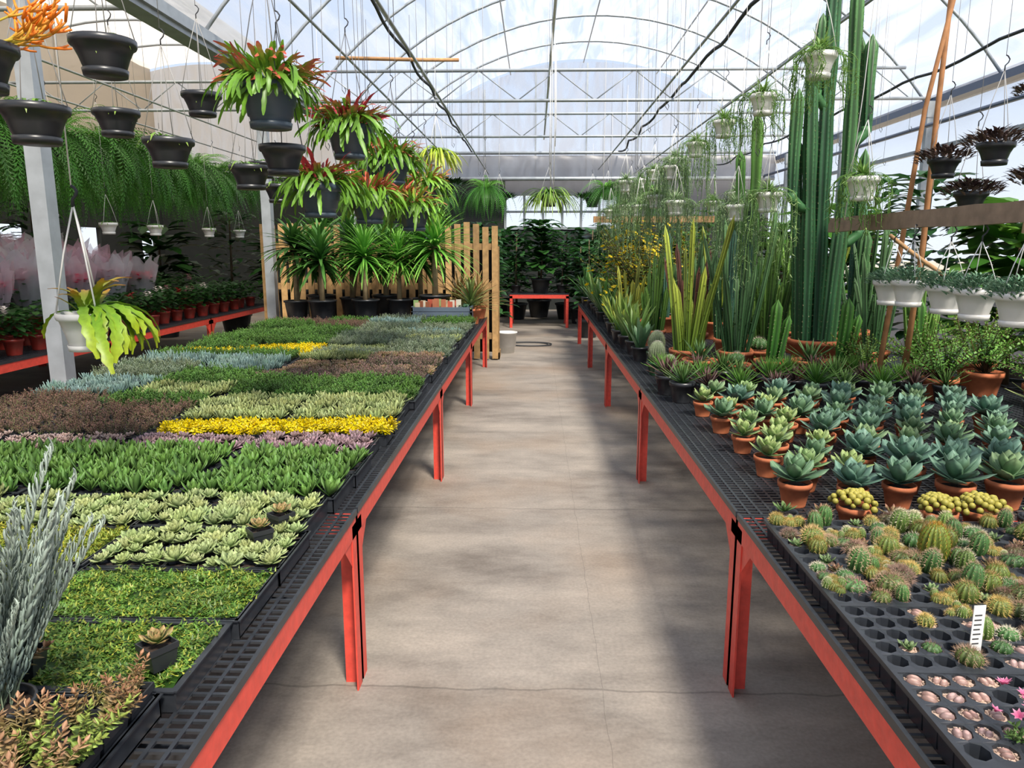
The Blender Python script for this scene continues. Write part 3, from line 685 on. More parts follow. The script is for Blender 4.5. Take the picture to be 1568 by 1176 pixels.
def ballcactus(r,h,ribs,c,cs,sl=.012,rows=7,dens=5,sw=.0006):
    g=G(); m=ribs*4; n=10; th=np.arange(m)*2*math.pi/m; P=[];C=[]
    for i in range(n+1):
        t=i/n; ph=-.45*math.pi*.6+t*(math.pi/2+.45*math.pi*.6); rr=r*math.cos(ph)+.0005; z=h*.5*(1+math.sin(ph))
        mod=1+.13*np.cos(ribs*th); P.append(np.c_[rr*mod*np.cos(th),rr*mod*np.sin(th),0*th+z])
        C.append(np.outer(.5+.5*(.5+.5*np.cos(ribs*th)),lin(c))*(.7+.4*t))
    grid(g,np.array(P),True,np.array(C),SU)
    V=[]
    for k in range(ribs):
        for i in range(rows):
            ph=-.3+(i+.5)/rows*1.75; a=k*2*math.pi/ribs; R_=r*1.13*math.cos(ph); b=np.array([R_*math.cos(a),R_*math.sin(a),h*.5*(1+math.sin(ph))])
            nrm=np.array([math.cos(a)*math.cos(ph),math.sin(a)*math.cos(ph),math.sin(ph)])
            for _ in range(dens):
                d=nrm+np.random.uniform(-.9,.9,3); d/=np.linalg.norm(d); s=np.cross(d,(.3,.5,.8)); s/=np.linalg.norm(s)
                V+=[b-s*sw,b+s*sw,b+d*sl*U(.6,1.2)]
    V=np.array(V); F=len(V)//3
    g.raw(V,np.arange(len(V)),np.full(F,3),np.full(F,MT),np.tile(lin(cs),(len(V),1)),np.full(F,False))
    return g
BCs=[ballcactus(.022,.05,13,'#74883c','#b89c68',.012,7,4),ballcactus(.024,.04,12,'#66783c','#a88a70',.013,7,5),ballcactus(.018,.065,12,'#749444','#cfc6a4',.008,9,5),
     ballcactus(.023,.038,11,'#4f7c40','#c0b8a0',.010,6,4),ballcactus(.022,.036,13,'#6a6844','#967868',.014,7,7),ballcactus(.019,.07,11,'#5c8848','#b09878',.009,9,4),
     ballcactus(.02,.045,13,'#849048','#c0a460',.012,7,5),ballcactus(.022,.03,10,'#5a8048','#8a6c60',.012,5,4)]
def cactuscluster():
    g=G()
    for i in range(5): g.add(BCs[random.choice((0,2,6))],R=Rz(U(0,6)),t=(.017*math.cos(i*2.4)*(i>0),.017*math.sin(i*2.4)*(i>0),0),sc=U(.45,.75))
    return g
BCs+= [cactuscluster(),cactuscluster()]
def lithops():
    g=G(); c=lin(random.choice(['#b08a80','#bc968a','#a0847a','#b0908a']))
    for s in (-1,1):
        P=[]
        for i in range(6):
            ph=i/5*math.pi/2; P.append([(.014*math.cos(ph)*math.cos(a)*.62+s*.007,.014*math.cos(ph)*math.sin(a),.009*math.sin(ph)) for a in np.arange(12)*math.pi/6])
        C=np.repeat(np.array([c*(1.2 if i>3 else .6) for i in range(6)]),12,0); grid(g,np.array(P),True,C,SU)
    return g
def small_rosette(c0,c1,L=.035): return rosette(14,L,.016,c0=lin(c0),c1=lin(c1),thick=.005)
LI=[lithops() for _ in range(4)]
def plug(c):
    g=G(); lathe(g,[(.0222,0),(.015,.003),(.001,.004)],10,lin(c),MT)
    for i in range(26):
        a=U(0,6.28); r=.019*math.sqrt(U(0,1)); v=U(.6,1.3); x,y=r*math.cos(a),r*math.sin(a); q=U(.0012,.0024)
        box(g,x-q,x+q,y-q,y+q,.001,.005,lin(c)*v,MT)
    return g
sandplug=plug('#b49a88'); darkplug=plug('#6a5648')
SR=[small_rosette('#5f7040','#9a6a5a'),small_rosette('#4f7a44','#8a9a6a')]
def ptray(fill,pl):
    g,cells=plugtray(11,5)
    for (x,y) in cells:
        p=fill(x,y)
        if p is not None:
            g.add(pl,R=Rz(U(0,6)),t=(x,y,.052))
            v=U(.75,1.15)
            g.add(p[0],R=Rz(U(0,6))@Rx(U(-.2,.2)),t=(x+U(-.004,.004),y+U(-.004,.004),p[1]),sc=p[2],tint=(v,v,v))
    return mesh(g,'plug_tray')
def fill_li(x,y): return (random.choice(LI),.055,U(.8,1.1)) if U(0,1)<.6 else None
def fill_cac(x,y):
    q=U(0,1)
    if q<.5: return (random.choice(BCs),.046,U(.75,1.35))
    if q<.6: return (random.choice(SR),.055,U(.8,1.1))
    return None
def fill_mix(x,y):
    r=U(0,1)
    if r<.22: return (random.choice(BCs),.046,U(.7,1.1))
    if r<.32: return (random.choice(SR),.055,.85)
    if r<.45: return (random.choice(LI),.055,1.)
    return None
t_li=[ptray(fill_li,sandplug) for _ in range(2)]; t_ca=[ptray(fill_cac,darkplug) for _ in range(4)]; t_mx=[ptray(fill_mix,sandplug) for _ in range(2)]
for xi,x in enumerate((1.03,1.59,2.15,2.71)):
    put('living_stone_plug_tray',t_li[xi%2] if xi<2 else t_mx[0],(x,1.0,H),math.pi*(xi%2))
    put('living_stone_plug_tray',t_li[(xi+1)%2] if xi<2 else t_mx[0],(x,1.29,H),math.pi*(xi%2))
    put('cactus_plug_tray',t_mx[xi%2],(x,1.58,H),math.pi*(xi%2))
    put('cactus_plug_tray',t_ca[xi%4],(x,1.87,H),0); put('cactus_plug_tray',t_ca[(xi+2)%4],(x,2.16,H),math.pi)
g=ballcactus(.036,.13,15,'#7a8a34','#c89a44',.014,10,5); put('golden_barrel_cactus',g,(1.12,1.98,H+.045))
g=G(); box(g,-.014,.014,-.0008,.0008,0,.13,WHITE,MT)
for k in range(7): box(g,-.010,U(.002,.009),-.0013,-.0009,.04+k*.011,.043+k*.011,lin('#3a3a3a'),MT)
put('plant_label',g,(.96,1.5,H+.045),.15)
g=G()
for i in range(26):
    f=G()
    for k in range(7): f.add(leaf(.015,.007,50,20,2,'lance',lin('#c04a7a'),lin('#e098b4')),R=Rz(k*.9))
    g.add(f,R=Ry(U(-.5,.5))@Rx(U(-.5,.5)),t=(U(-.06,.06),U(-.05,.05),.05+U(0,.05)))
g.add(bush(8,sp(.05,10,.02,.01,'#4f7a3a','#6f904a',thick=.003,mi=SU),.6,.03),t=(0,0,.0)); put('pink_flowering_succulent',g,(.9,1.22,H+.05))
def crested():
    g=pot(.05,.07,TC)
    for i in range(44):
        a=i*2.4; ph=i/44*1.4; R_=.06*math.sin(ph+.1)*(1+.2*math.sin(a*3)); z=.07+.04*math.cos(ph)
        P=[];r=U(.008,.012)
        for k in range(6):
            q=-math.pi/2+k/5*math.pi; P.append([(R_*math.cos(a)+r*math.cos(q)*math.cos(b)+.0001,R_*math.sin(a)+r*math.cos(q)*math.sin(b),z+r*math.sin(q)) for b in np.arange(8)*math.pi/4])
        C=np.repeat(np.array([mixc(lin('#5a5a22'),lin('#b4a84a'),k/5) for k in range(6)]),8,0); grid(g,np.array(P),True,C,SU)
    return mesh(g,'crested_cactus_pot')
cm=crested()
for x,y in ((1.08,2.4),(1.34,2.36),(1.48,2.37),(1.85,2.38)): put('crested_cactus_pot',cm,(x,y,H),U(0,6),1.1)
rp=pot(.045,.06,PL,BLACK)
ps=[]
for c0,c1 in (('#5f8040','#a8705f'),('#6f7f4a','#b07a6a'),('#4f7a3a','#7a8f5a')):
    g=G(); g.add(rp); g.add(small_rosette(c0,c1,.05),t=(0,0,.06)); ps.append(mesh(g,'small_succulent_pot'))
for x in np.arange(.84,3.0,.115):
    if not any(abs(x-q)<.09 for q in (1.08,1.34,1.48,1.85)): put('small_succulent_pot',random.choice(ps),(x,2.37+U(-.02,.02),H),U(0,6))
def agave(L,n=17,c0='#446e4c',c1='#7c9c76',cin='#70946a'):
    g=pot(.058,.09,TC)
    g.add(rosette(n,L,L*.55,80,12,12,'agave',lin(c0),lin(c1),.007,5,.45,.03,SU,6,cin=lin(cin)),t=(0,0,.09))
    return mesh(g,'agave_pot')
AG=[agave(.125),agave(.14,19,'#426a5a','#769884','#689078'),agave(.12,15,'#4e7a4c','#8ea676'),agave(.13,18,'#3e6654','#72927c')]
AL=[agave(.105,16,'#648c52','#acbc78','#94b46a'),agave(.11,18,'#5c8656','#9ab478','#8aac6a')]
for j,y in enumerate(np.arange(2.60,4.3,.182)):
    for i,x in enumerate(np.arange(.95,3.05,.192)):
        xx=x+(.09 if j%2 else 0)+U(-.015,.015)
        if xx>3.02 or (xx>2.35 and y>3.35): continue
        m_=random.choice(AL if (i<2 and U(0,1)<.75) else AG)
        put('agave_pot',m_,(xx,y+U(-.015,.015),H),U(0,6.28),U(.84,1.02)*(1.12 if y<2.9 and i>1 else 1))
def spikypot(c0,c1,n=30,L=.15,W=.022):
    g=pot(.06,.1,PL,BLACK); g.add(rosette(n,L,W,85,15,5,'tri',lin(c0),lin(c1),.006,4,.5,.02),t=(0,0,.09)); return mesh(g,'spiky_aloe_pot')
SP=[spikypot('#3e6630','#769650'),spikypot('#4a3a36','#785852',26,.14,.026),spikypot('#467c2a','#76a444',60,.15,.01),spikypot('#768a46','#acb476',26,.13,.03)]
for j,y in enumerate((4.45,4.66,4.88)):
    for i,x in enumerate(np.arange(.88,2.5,.2)):
        put('spiky_aloe_pot',SP[(0,1,2,1,2,0,2,1)[(i+j*3)%8]],(x+U(-.03,.03),y+U(-.02,.02),H),U(0,6),U(1.0,1.3))
for x,y in ((2.5,3.55),(2.72,3.5),(2.95,3.6),(2.62,3.8),(2.85,3.85),(3.02,4.1)): put('spiky_aloe_pot',SP[3],(x,y,H),U(0,6),1.5)

# columnar cacti
def column(g,x,y,z0,Hh,r,ribs,c,ct=None,lean=(0,0),spc='#c8bc94',sp_=True,depth=.42):
    n=max(8,int(Hh/.08)); m=ribs*4; th=np.arange(m)*2*math.pi/m+U(0,1); P=[];C=[]; c=lin(c); ct=c*1.25 if ct is None else lin(ct); ph=U(0,6)
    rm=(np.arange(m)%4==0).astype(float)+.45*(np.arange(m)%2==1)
    for i in range(n+1):
        t=i/n; rr=r*(.8+.2*min(1,t*5))*(1 if t<.93 else math.sqrt(max(.0,1-((t-.93)/.07)**2))*.97+.03)*(1+.08*math.sin(t*Hh*9+ph))
        mod=1-depth+depth*rm
        X=x+lean[0]*t*Hh+.02*math.sin(t*3+ph)*Hh*.5;Y=y+lean[1]*t*Hh
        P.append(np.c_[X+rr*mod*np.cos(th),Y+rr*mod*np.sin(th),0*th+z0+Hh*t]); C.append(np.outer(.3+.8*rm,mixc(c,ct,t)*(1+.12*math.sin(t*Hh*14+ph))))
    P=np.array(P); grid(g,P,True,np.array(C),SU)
    if sp_:
        V=[]
        for k in range(0,m,4):
            for q in np.arange(1,n-1,.5):
                i=int(q); f=q-i; b=P[i,k]*(1-f)+P[i+1,k]*f; nrm=np.array([math.cos(th[k]),math.sin(th[k]),.1])
                for _ in range(3):
                    d=nrm+np.random.uniform(-.7,.7,3); d/=np.linalg.norm(d); s=np.cross(d,(.3,.2,.9)); s/=np.linalg.norm(s)+1e-6
                    V+=[b-s*.001,b+s*.001,b+d*.013]
        V=np.array(V);F=len(V)//3; g.raw(V,np.arange(len(V)),np.full(F,3),np.full(F,MT),np.tile(lin(spc),(len(V),1)),np.full(F,False))
def cactuspot(cols_,pr=.15,ph=.2,pmi=TC,pc=(1,1,1)):
    g=pot(pr,ph,pmi,pc,.035)
    for (x,y,h,r,ribs,c,ct,lean) in cols_: column(g,x,y,ph-.03,h,r,ribs,c,ct,lean)
    return g
D1,D2,D3='#2e5e3a','#346642','#3e6e40'
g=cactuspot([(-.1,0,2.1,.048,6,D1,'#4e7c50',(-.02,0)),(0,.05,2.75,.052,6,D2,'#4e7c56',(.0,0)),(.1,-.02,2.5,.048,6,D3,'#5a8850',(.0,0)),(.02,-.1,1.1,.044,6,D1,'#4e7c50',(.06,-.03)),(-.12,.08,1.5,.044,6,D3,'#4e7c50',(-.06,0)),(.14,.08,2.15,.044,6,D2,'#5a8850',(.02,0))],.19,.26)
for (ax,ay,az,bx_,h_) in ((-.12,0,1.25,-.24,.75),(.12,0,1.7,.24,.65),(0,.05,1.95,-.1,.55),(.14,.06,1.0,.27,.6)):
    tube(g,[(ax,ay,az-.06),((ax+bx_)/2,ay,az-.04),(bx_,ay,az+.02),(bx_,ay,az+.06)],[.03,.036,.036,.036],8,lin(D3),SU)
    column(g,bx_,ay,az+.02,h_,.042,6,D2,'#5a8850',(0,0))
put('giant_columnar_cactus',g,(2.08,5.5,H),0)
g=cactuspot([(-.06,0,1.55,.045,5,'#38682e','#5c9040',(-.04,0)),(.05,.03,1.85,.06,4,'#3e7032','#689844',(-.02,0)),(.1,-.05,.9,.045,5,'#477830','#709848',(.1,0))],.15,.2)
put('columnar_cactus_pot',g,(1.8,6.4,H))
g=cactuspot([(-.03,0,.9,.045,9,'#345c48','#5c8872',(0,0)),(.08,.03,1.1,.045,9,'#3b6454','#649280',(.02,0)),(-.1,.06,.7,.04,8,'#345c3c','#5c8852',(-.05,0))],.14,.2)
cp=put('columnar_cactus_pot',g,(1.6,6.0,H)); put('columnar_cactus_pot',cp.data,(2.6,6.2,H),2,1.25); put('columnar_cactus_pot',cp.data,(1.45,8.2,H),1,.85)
def euph(n,hmin,hmax,c,ct,spread=.1,pr=.13,pmi=TC,r=.021,pc=(1,1,1),lv=.6):
    g=pot(pr,.18,pmi,pc,.03)
    for i in range(n):
        a=i*2.4;q=spread*math.sqrt((i+.3)/n); h=hmin+(hmax-hmin)*U(0,1)**1.5; v=U(.7,1.2)
        g1=G(); ll=U(.08,.25)
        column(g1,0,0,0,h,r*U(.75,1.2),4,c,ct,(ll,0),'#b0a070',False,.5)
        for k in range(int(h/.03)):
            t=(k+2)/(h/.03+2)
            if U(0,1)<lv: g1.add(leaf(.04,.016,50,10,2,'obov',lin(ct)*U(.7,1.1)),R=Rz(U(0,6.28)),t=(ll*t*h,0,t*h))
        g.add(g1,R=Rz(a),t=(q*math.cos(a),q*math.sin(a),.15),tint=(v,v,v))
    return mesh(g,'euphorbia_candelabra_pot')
EU=[euph(14,.35,1.0,'#648c30','#b0bc4a'),euph(12,.4,1.1,'#487634','#80aa4c'),euph(11,.4,.85,'#544034','#845848',lv=.3),euph(10,.5,1.15,'#3c6e40','#709862'),euph(14,.3,.65,'#809434','#bcbc50')]
for x,y,k,s in ((1.14,5.5,0,1),(1.5,5.5,3,.95),(1.35,6.4,2,1.1),(1.1,6.9,1,.95),(1.5,7.2,3,1.0),(1.0,7.8,4,1.0),(1.85,7.6,0,1.0),(2.35,6.6,1,1.1),(2.55,5.6,3,.9),(2.9,5.6,1,.8),(2.2,7.5,3,1.1),(2.7,7.2,0,1.0),(1.85,5.95,1,1.1),(2.9,6.6,3,1.0)):
    put('euphorbia_candelabra_pot',EU[k],(x,y,H),U(0,6),s)
g=pot(.07,.1,PL,lin('#1f4a2c')); g.add(ballcactus(.055,.17,20,'#8a9a72','#d8d4c4',.014,12,5),t=(0,0,.08)); m_=mesh(g,'woolly_cactus_pot')
for x,y,s in ((.9,5.4,1),(.97,5.85,1.1),(.93,5.05,.8)): put('woolly_cactus_pot',m_,(x,y,H),U(0,6),s)
def snake(n,Hh,W,c0,c1,pmi=PL,pc=BLACK):
    g=pot(.09,.14,pmi,pc)
    for i in range(n):
        a=i*2.4;r=.05*math.sqrt(i/n); e=U(58,88); g.add(leaf(Hh*U(.55,1.1),W*U(.8,1.1),e,e+U(-25,5),7,'strap',lin(c0)*U(.7,1.15),lin(c1)*U(.8,1.1),fold=.3,mi=LF),R=Rz(a),t=(r*math.cos(a),r*math.sin(a),.12))
    return mesh(g,'snake_plant_pot')
SN=[snake(20,.46,.045,'#34602a','#7a9444'),snake(18,.52,.05,'#285428','#54803c'),snake(24,.38,.032,'#56802c','#a4ac44'),snake(16,.35,.05,'#446a48','#74986c')]
for y in np.arange(6.1,11.9,.36):
    for x in (.87,1.13):
        if (y<8.4 and x>1): continue
        put('snake_plant_pot',random.choice(SN),(x+U(-.04,.04),y,H),U(0,6),U(.75,1.05))
for y in np.arange(8.6,12.1,.45):
    for x in (1.6,2.0,2.4,2.8): put('snake_plant_pot',random.choice(SN),(x+U(-.05,.05),y,H),U(0,6),U(.9,1.35))
def shrub(n,Hh,c0,c1,cf=None,pr=.14,L=.05,W=.025,nl=26,spread=.75,pmi=TC,prof='lance',stem=.006):
    g=pot(pr,pr*1.4,pmi,BLACK,.03); mk=lambda: sprig(Hh,nl,L,W,lin(c0),lin(c1),prof,15,30,stem,0,3,LF,'#5a4430',.25,True,20)
    g.add(bush(n,mk,spread,pr*.3,6,.5),t=(0,0,pr*1.35))
    if cf:
        for i in range(190):
            a=U(0,6.28);ph=U(.1,1.6);R_=Hh*U(.5,1.0); f=G()
            for k in range(6): f.add(leaf(.034,.024,40,-10,2,'round',lin(cf)*U(.85,1.1)),R=Rz(k*1.05))
            g.add(f,R=Rx(U(0,.8)),t=(R_*math.sin(ph)*math.cos(a)*.6,R_*math.sin(ph)*math.sin(a)*.6,pr*1.35+R_*math.cos(ph)))
    return g
ysh=mesh(shrub(70,.95,'#3f6c20','#7c8c2c','#ecd020',spread=.6),'yellow_flowering_shrub')
for x,y,z,s in ((1.35,8.9,H,1.1),(1.25,10.0,H,1.1),(1.8,9.6,H,1.1)): put('yellow_flowering_shrub',ysh,(x,y,z),U(0,6),s)
js=[mesh(shrub(46,.34,'#3e742c','#76a444',None,.1,.03,.018,26,.9,TC,'round',.004),'jade_plant_pot'),mesh(shrub(40,.4,'#477e2a','#8cac48',None,.11,.032,.02,26,.8,TC,'round',.004),'jade_plant_pot')]
for x,y,s in ((2.5,4.55,1),(2.85,4.7,1.1),(2.2,4.95,.8),(2.6,5.0,1.0),(3.0,5.05,1.1),(2.98,4.35,.95)): put('jade_plant_pot',random.choice(js),(x,y,H),U(0,6),s)
tp_=[]
for k in range(3):
    g=pot(.1,.14,TC)
    if k==0: g.add(BCs[3],t=(0,0,.13),sc=2.2)
    if k==1: g.add(rosette(26,.18,.03,85,25,0,'tri',lin('#3f703a'),lin('#6f9054'),.008,4,.5),t=(0,0,.13))
    if k==2: column(g,0,0,.12,.4,.035,5,'#2f6a24','#5a9038',(.05,0)); column(g,.04,.03,.12,.3,.03,5,'#2f6a24','#5a9038',(.15,.1))
    tp_.append(mesh(g,'terracotta_cactus_pot'))
for x,y,k in ((1.15,5.12,1),(1.4,5.1,0),(1.65,5.15,2),(1.9,5.1,1),(2.1,5.08,2),(2.35,5.3,1),(2.75,5.3,2),(1.7,5.6,0)): put('terracotta_cactus_pot',tp_[k],(x,y,H),U(0,6),U(.95,1.2))

# ---------------------------------------------------------------- wooden beam with white pots (right)
g=G(); P=[]
for i,y in enumerate(np.linspace(2.1,4.9,15)):
    w=.02;x=1.9;z0=1.69+.003*math.sin(i*1.7);z1=1.775+.003*math.sin(i*2.3); P.append([(x-w,y,z0),(x+w,y,z0),(x+w,y,z1),(x-w,y,z1)])
grid(g,np.array(P),True,lin('#8a7664'),WD,True,False)
for y in (2.3,4.7): tube(g,[(1.9,y,1.77),(1.95,y,2.5),(2.0,y,3.8)],.003,4,WHITE*.8,MT)
put('wooden_hanging_rail',g)
def blobplant(n,r,c0,c1,L=.028,W=.01):
    g=G(); l=[leaf(L*U(.8,1.2),W,U(20,70),U(-20,30),2,'lance',mixc(lin(c0),lin(c1),U(0,1)),thick=.003,mi=SU) for _ in range(8)]
    for i in range(n):
        a=U(0,6.28);q=r*math.sqrt(U(0,1)); g.add(random.choice(l),R=Rz(a+U(-.7,.7)),t=(q*math.cos(a),q*math.sin(a),.045*(1-(q/r)**2)+U(-.03,.015)))
    return g
BP=blobplant(460,.11,'#4a7a5a','#88a886')
for y in np.arange(2.42,4.3,.27):
    hang('hanging_white_succulent_pot',[hbasket(.085,.12,WHITE),BP],(1.9+U(-.03,.03),y,1.43+U(-.01,.01)),1.7,.085,.2,WHITE,3,.0022)
def trail(n,L,c0,c1):
    g=G(); st=[]
    for _ in range(8):
        s=G(); LL=L*U(.4,1.1); k=10; a=np.concatenate([[U(10,60)],np.linspace(-10,-85,4),np.full(k-5,-88.)])*D2R
        sl=np.where(np.arange(k)<5,.035,LL/(k-5))
        x=np.concatenate([[0],np.cumsum(np.cos(a)*sl)]); z=np.concatenate([[0],np.cumsum(sl*np.sin(a))])
        tube(s,np.c_[x,0*x+.012*np.sin(np.arange(k+1)*1.3),z],.0022,3,lin(c0),LF,False)
        t=np.linspace(0,1,k+1)
        for i in range(int(18+LL*60)):
            u=U(.05,1); s.add(leaf(U(.025,.045),.014,U(-60,40),U(-45,0),1,'lance',mixc(lin(c0),lin(c1),U(0,1))*U(.7,1.1),p=1),R=Rz(U(0,6.28)),t=(np.interp(u,t,x),0,np.interp(u,t,z)))
        st.append(s)
    for i in range(n): g.add(random.choice(st),R=Rz(U(0,6.28)),t=(U(-.05,.05),U(-.05,.05),0),sc=(U(.7,1.5),1,U(.6,1.1)))
    for i in range(60): g.add(leaf(U(.06,.16),.009,U(30,85),U(-20,60),3,'strap',lin(c0),lin(c1)),R=Rz(U(0,6.28)))
    return g
TR=[trail(50,.5,'#6e9452','#acc284'),trail(40,.28,'#648e40','#9cb668'),trail(50,.7,'#789668','#b0c094')]
for x,y,z,k in ((1.5,4.2,2.6,1),(1.45,5.0,2.55,1),(1.45,6,2.55,1),(1.45,7,2.52,0),(1.45,8,2.5,2),(1.42,9.2,2.5,0),(1.42,10.4,2.5,2),(1.45,11.6,2.5,0)):
    hang('hanging_trailing_plant',[hbasket(.085,.115,WHITE),TR[k]],(x,y,z),3.4,.085,.3,WHITE,3,.002)
for x,y,z,k in ((1.78,4.2,1.97,1),(1.55,5.1,1.95,0),(1.58,6.0,1.92,2),(1.25,6.8,2.0,2),(1.2,7.6,2.1,0),(1.15,8.4,2.05,2),(1.1,9.4,2.1,0),(1.05,10.6,2.1,2),(1.9,7.2,2.1,2),(2.0,8.6,2.1,0),(1.05,8.9,2.35,2),(1.3,7.3,2.35,2)):
    hang('hanging_trailing_plant',[hbasket(.085,.115,WHITE),TR[k]],(x,y,z),3.4,.085,.3,WHITE,3,.002)
TD=[spider(40,.13,.02,'#3a2a2c','#6a4a48'),blobplant(260,.14,'#3a2a2a','#6f5a52',.05,.02)]
for x,y,z,k in ((2.36,4.5,2.1,1),(2.35,4.0,2.12,1),(2.42,4.3,1.9,1),(2.48,3.8,1.93,1),(2.5,3.4,1.95,1),(3.3,5.2,2.6,1)):
    hang('hanging_dark_foliage_basket',[hbasket(.085,.1,BLACK),TD[k]],(x,y,z),3.3,.085,.35,WHITE*.6,3,.002)
g=G(); tube(g,[(2.2,4.75,H),(2.28,4.75,1.6),(2.32,4.7,2.4),(2.5,4.65,3.6)],[.018,.016,.014,.012],7,lin('#a8764c'),WD); put('bamboo_stake',g)
g=G(); tube(g,[(2.42,4.85,H),(2.44,4.8,1.6),(2.42,4.75,2.4),(2.42,4.7,3.6)],[.02,.018,.016,.012],7,lin('#a8764c'),WD); put('bamboo_stake',g)
g=G(); t=np.linspace(0,1,24); tube(g,np.c_[2.0+.35*t,4.3-1.9*t,1.66-.55*np.sin(t*math.pi)*.5-.08*t],.011,6,lin('#b08a60'),WD); put('rope_swag',g)
g=G()
for i in range(60):
    x=random.choice([U(-3,-.6),U(.9,4.2),U(1,4.5)]);y=U(5,14); z0=U(2.2,2.9); zt=GZ+RISE*(1-((x-cx)/hw)**2)-.03
    tube(g,[(x,y,z0),(x+U(-.04,.04),y,(z0+zt)/2),(x,y,zt)],.0022,3,WHITE*U(.6,1),MT)
    tube(g,[(x,y,z0),(x+.02,y,z0-.03),(x+.03,y,z0),(x+.02,y,z0+.02)],.003,4,BLACK,MT)
for x,y,z0 in ((.18,9,2.3),(.23,9.6,2.2),(.2,11,2.6),(.26,10.2,2.9)):
    tube(g,[(x,y,z0),(x+.01,y,3.2),(x,y,4.1)],.005,4,WHITE,MT)
put('hanging_strings',g)
g=G(); box(g,.95,2.9,12.3,12.38,1.98,2.08,lin('#a87f58'),WD)
for x in (1.1,2.7): tube(g,[(x,12.34,2.08),(x,12.34,3),(x,12.34,4.6)],.004,4,WHITE*.7,MT)
put('hanging_wood_rail',g)

# ---------------------------------------------------------------- background plants
def bigleaf(n,Hh,c0,c1,L,W,pr=.17,trunk=.4):
    g=pot(pr,pr*1.5,PL,BLACK,.03)
    tube(g,[(0,0,pr*1.3),(.02,0,pr*1.3+trunk),(0,0,pr*1.3+Hh)],[.02,.015,.008],6,lin('#5a4a34'),WD)
    ls=[leaf(L*U(.8,1.15),W*U(.8,1.1),U(0,50),U(-40,0),4,'round',mixc(lin(c0),lin(c1),U(0,1)),fold=.2) for _ in range(8)]
    for i in range(n):
        t=U(0,1); R_=.3*Hh*(1-.5*t)*U(.1,1); a=U(0,6.28); g.add(random.choice(ls),R=Rz(a),t=(R_*math.cos(a),R_*math.sin(a),pr*1.3+trunk*.5+(Hh-trunk*.5)*t))
    return mesh(g,'large_leaf_plant')
BL=[bigleaf(130,1.0,'#1c421c','#346028',.28,.19,trunk=.3),bigleaf(170,1.15,'#1c4422','#38662e',.18,.08),bigleaf(140,1.0,'#3e7026','#6f9c3e',.28,.17)]
put('fiddle_leaf_fig',BL[0],(.12,15.1,H),0,1.15)
for x,y,z,k,s in ((-.38,15.2,H,1,.6),(.55,15.2,H,1,.65),(-.85,13.0,0,1,1.25),(-.95,12.2,0,0,1.2),(-1.1,14.4,0,1,1.5),(.95,13.2,0,1,1.25),(1.5,14.0,0,1,1.5),(2.2,14.5,0,0,1.5),(-2.2,13.2,0,0,1.5),(-2.0,15.2,0,1,1.6),(.1,17,0,1,1.6),(-.8,17.2,0,0,1.6),(-.4,16.5,0,1,1.4),(.7,16.6,0,1,1.4),(1.3,17.0,0,0,1.6),(.95,15.6,0,0,1.3),(-.95,15.6,0,1,1.4),(3,15,0,2,1.5),
   (3.9,4.4,0,2,1.5),(4.4,5.4,0,2,1.6),(4.2,6.6,0,2,1.6),(4.7,3.6,0,2,1.4),(4.1,8,0,1,1.7),(4.8,7.6,0,2,1.6),(3.8,9.6,0,2,1.7),(4.6,10.4,0,1,1.8),(3.9,12,0,2,1.6),(3.0,13.2,0,1,1.6),
   (-7.6,6,0,0,1.5),(-7.7,7.6,0,1,1.6),(-7.5,9.4,0,0,1.6),(-7.6,11.2,0,1,1.7),(-6.6,13,0,0,1.6),(-5.4,13.2,0,1,1.6),(-4.4,13,0,0,1.5)):
    put('large_leaf_plant',BL[k],(x,y,z),U(0,6),s)
tb=mesh(hangmesh([blobplant(300,.3,'#1c3a18','#345a28',.14,.03),HB],.15,.45,1.0),'hanging_dark_foliage_basket')
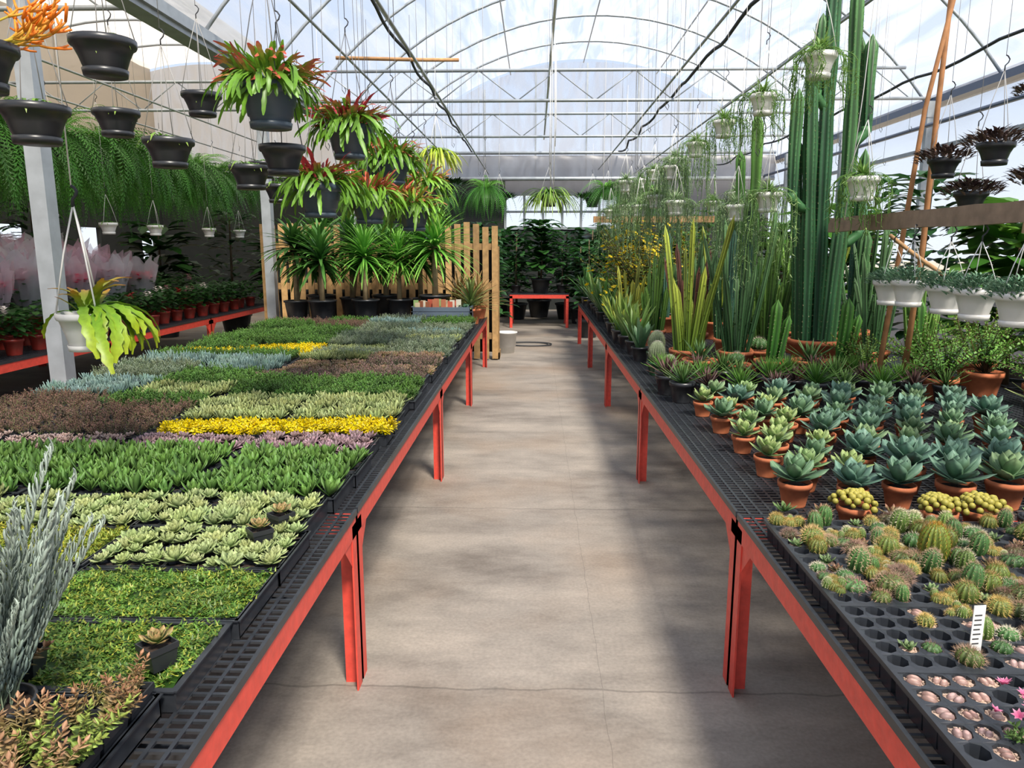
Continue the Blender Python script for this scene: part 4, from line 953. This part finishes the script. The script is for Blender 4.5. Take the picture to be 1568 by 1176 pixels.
for x,y,z in ((-1.5,12.6,2.6),(-2.3,12.0,2.5),(-.75,16,2.6),(1.2,16,2.6),(1.9,13.4,2.5),(-3.0,12.4,2.4)): put('hanging_dark_foliage_basket',tb,(x,y,z),U(0,6),1.1)
sm=mesh(hangmesh([HWs,spider(30,.14,.012,'#3a7a20','#7aa03a')],.09,.3,1.1),'hanging_spider_plant')
for x,y,z in ((-4.6,6.2,1.9),(-4.6,7.0,1.9),(-4.6,10.5,1.85),(-4.6,11.6,1.85),(-4.6,9.0,1.85),(-4.6,8.0,1.85)): put('hanging_spider_plant',sm,(x,y,z),U(0,6))

# ---------------------------------------------------------------- light, world, camera
w=bpy.data.worlds.new('sky'); bpy.context.scene.world=w; w.use_nodes=True; N=w.node_tree.nodes;L=w.node_tree.links; N.clear()
out=N.new('ShaderNodeOutputWorld'); bg=N.new('ShaderNodeBackground'); L.new(bg.outputs[0],out.inputs[0])
tc=N.new('ShaderNodeTexCoord'); sx=N.new('ShaderNodeSeparateXYZ'); L.new(tc.outputs['Generated'],sx.inputs[0])
cr=N.new('ShaderNodeValToRGB'); L.new(sx.outputs[2],cr.inputs[0]); e=cr.color_ramp.elements
e[0].position=0; e[0].color=(.72,.78,.86,1); e[1].position=.8; e[1].color=(.42,.5,.66,1); q=e.new(.25); q.color=(.48,.58,.76,1)
L.new(cr.outputs[0],bg.inputs[0]); bg.inputs[1].default_value=1.35
sd=bpy.data.lights.new('sun','SUN'); sd.energy=10.5; sd.angle=.2; sd.color=(1,.93,.82)
so=bpy.data.objects.new('sun',sd); bpy.context.scene.collection.objects.link(so)
so.rotation_euler=Vector((-.3,.66,-1.0)).to_track_quat('-Z','Y').to_euler()
cam=bpy.data.cameras.new('camera'); co=bpy.data.objects.new('camera',cam); bpy.context.scene.collection.objects.link(co)
cam.lens=25.94; cam.sensor_width=36; cam.clip_end=300
co.location=(0,0,1.6); co.rotation_euler=((90-10.57)*D2R,0,1.75*D2R)
bpy.context.scene.camera=co
vs=bpy.context.scene.view_settings
vs.view_transform='Standard'; vs.look='None'; vs.exposure=-.02
print('polys',sum(len(o.data.polygons) for o in bpy.data.objects if o.type=='MESH'),'objs',len(bpy.data.objects))
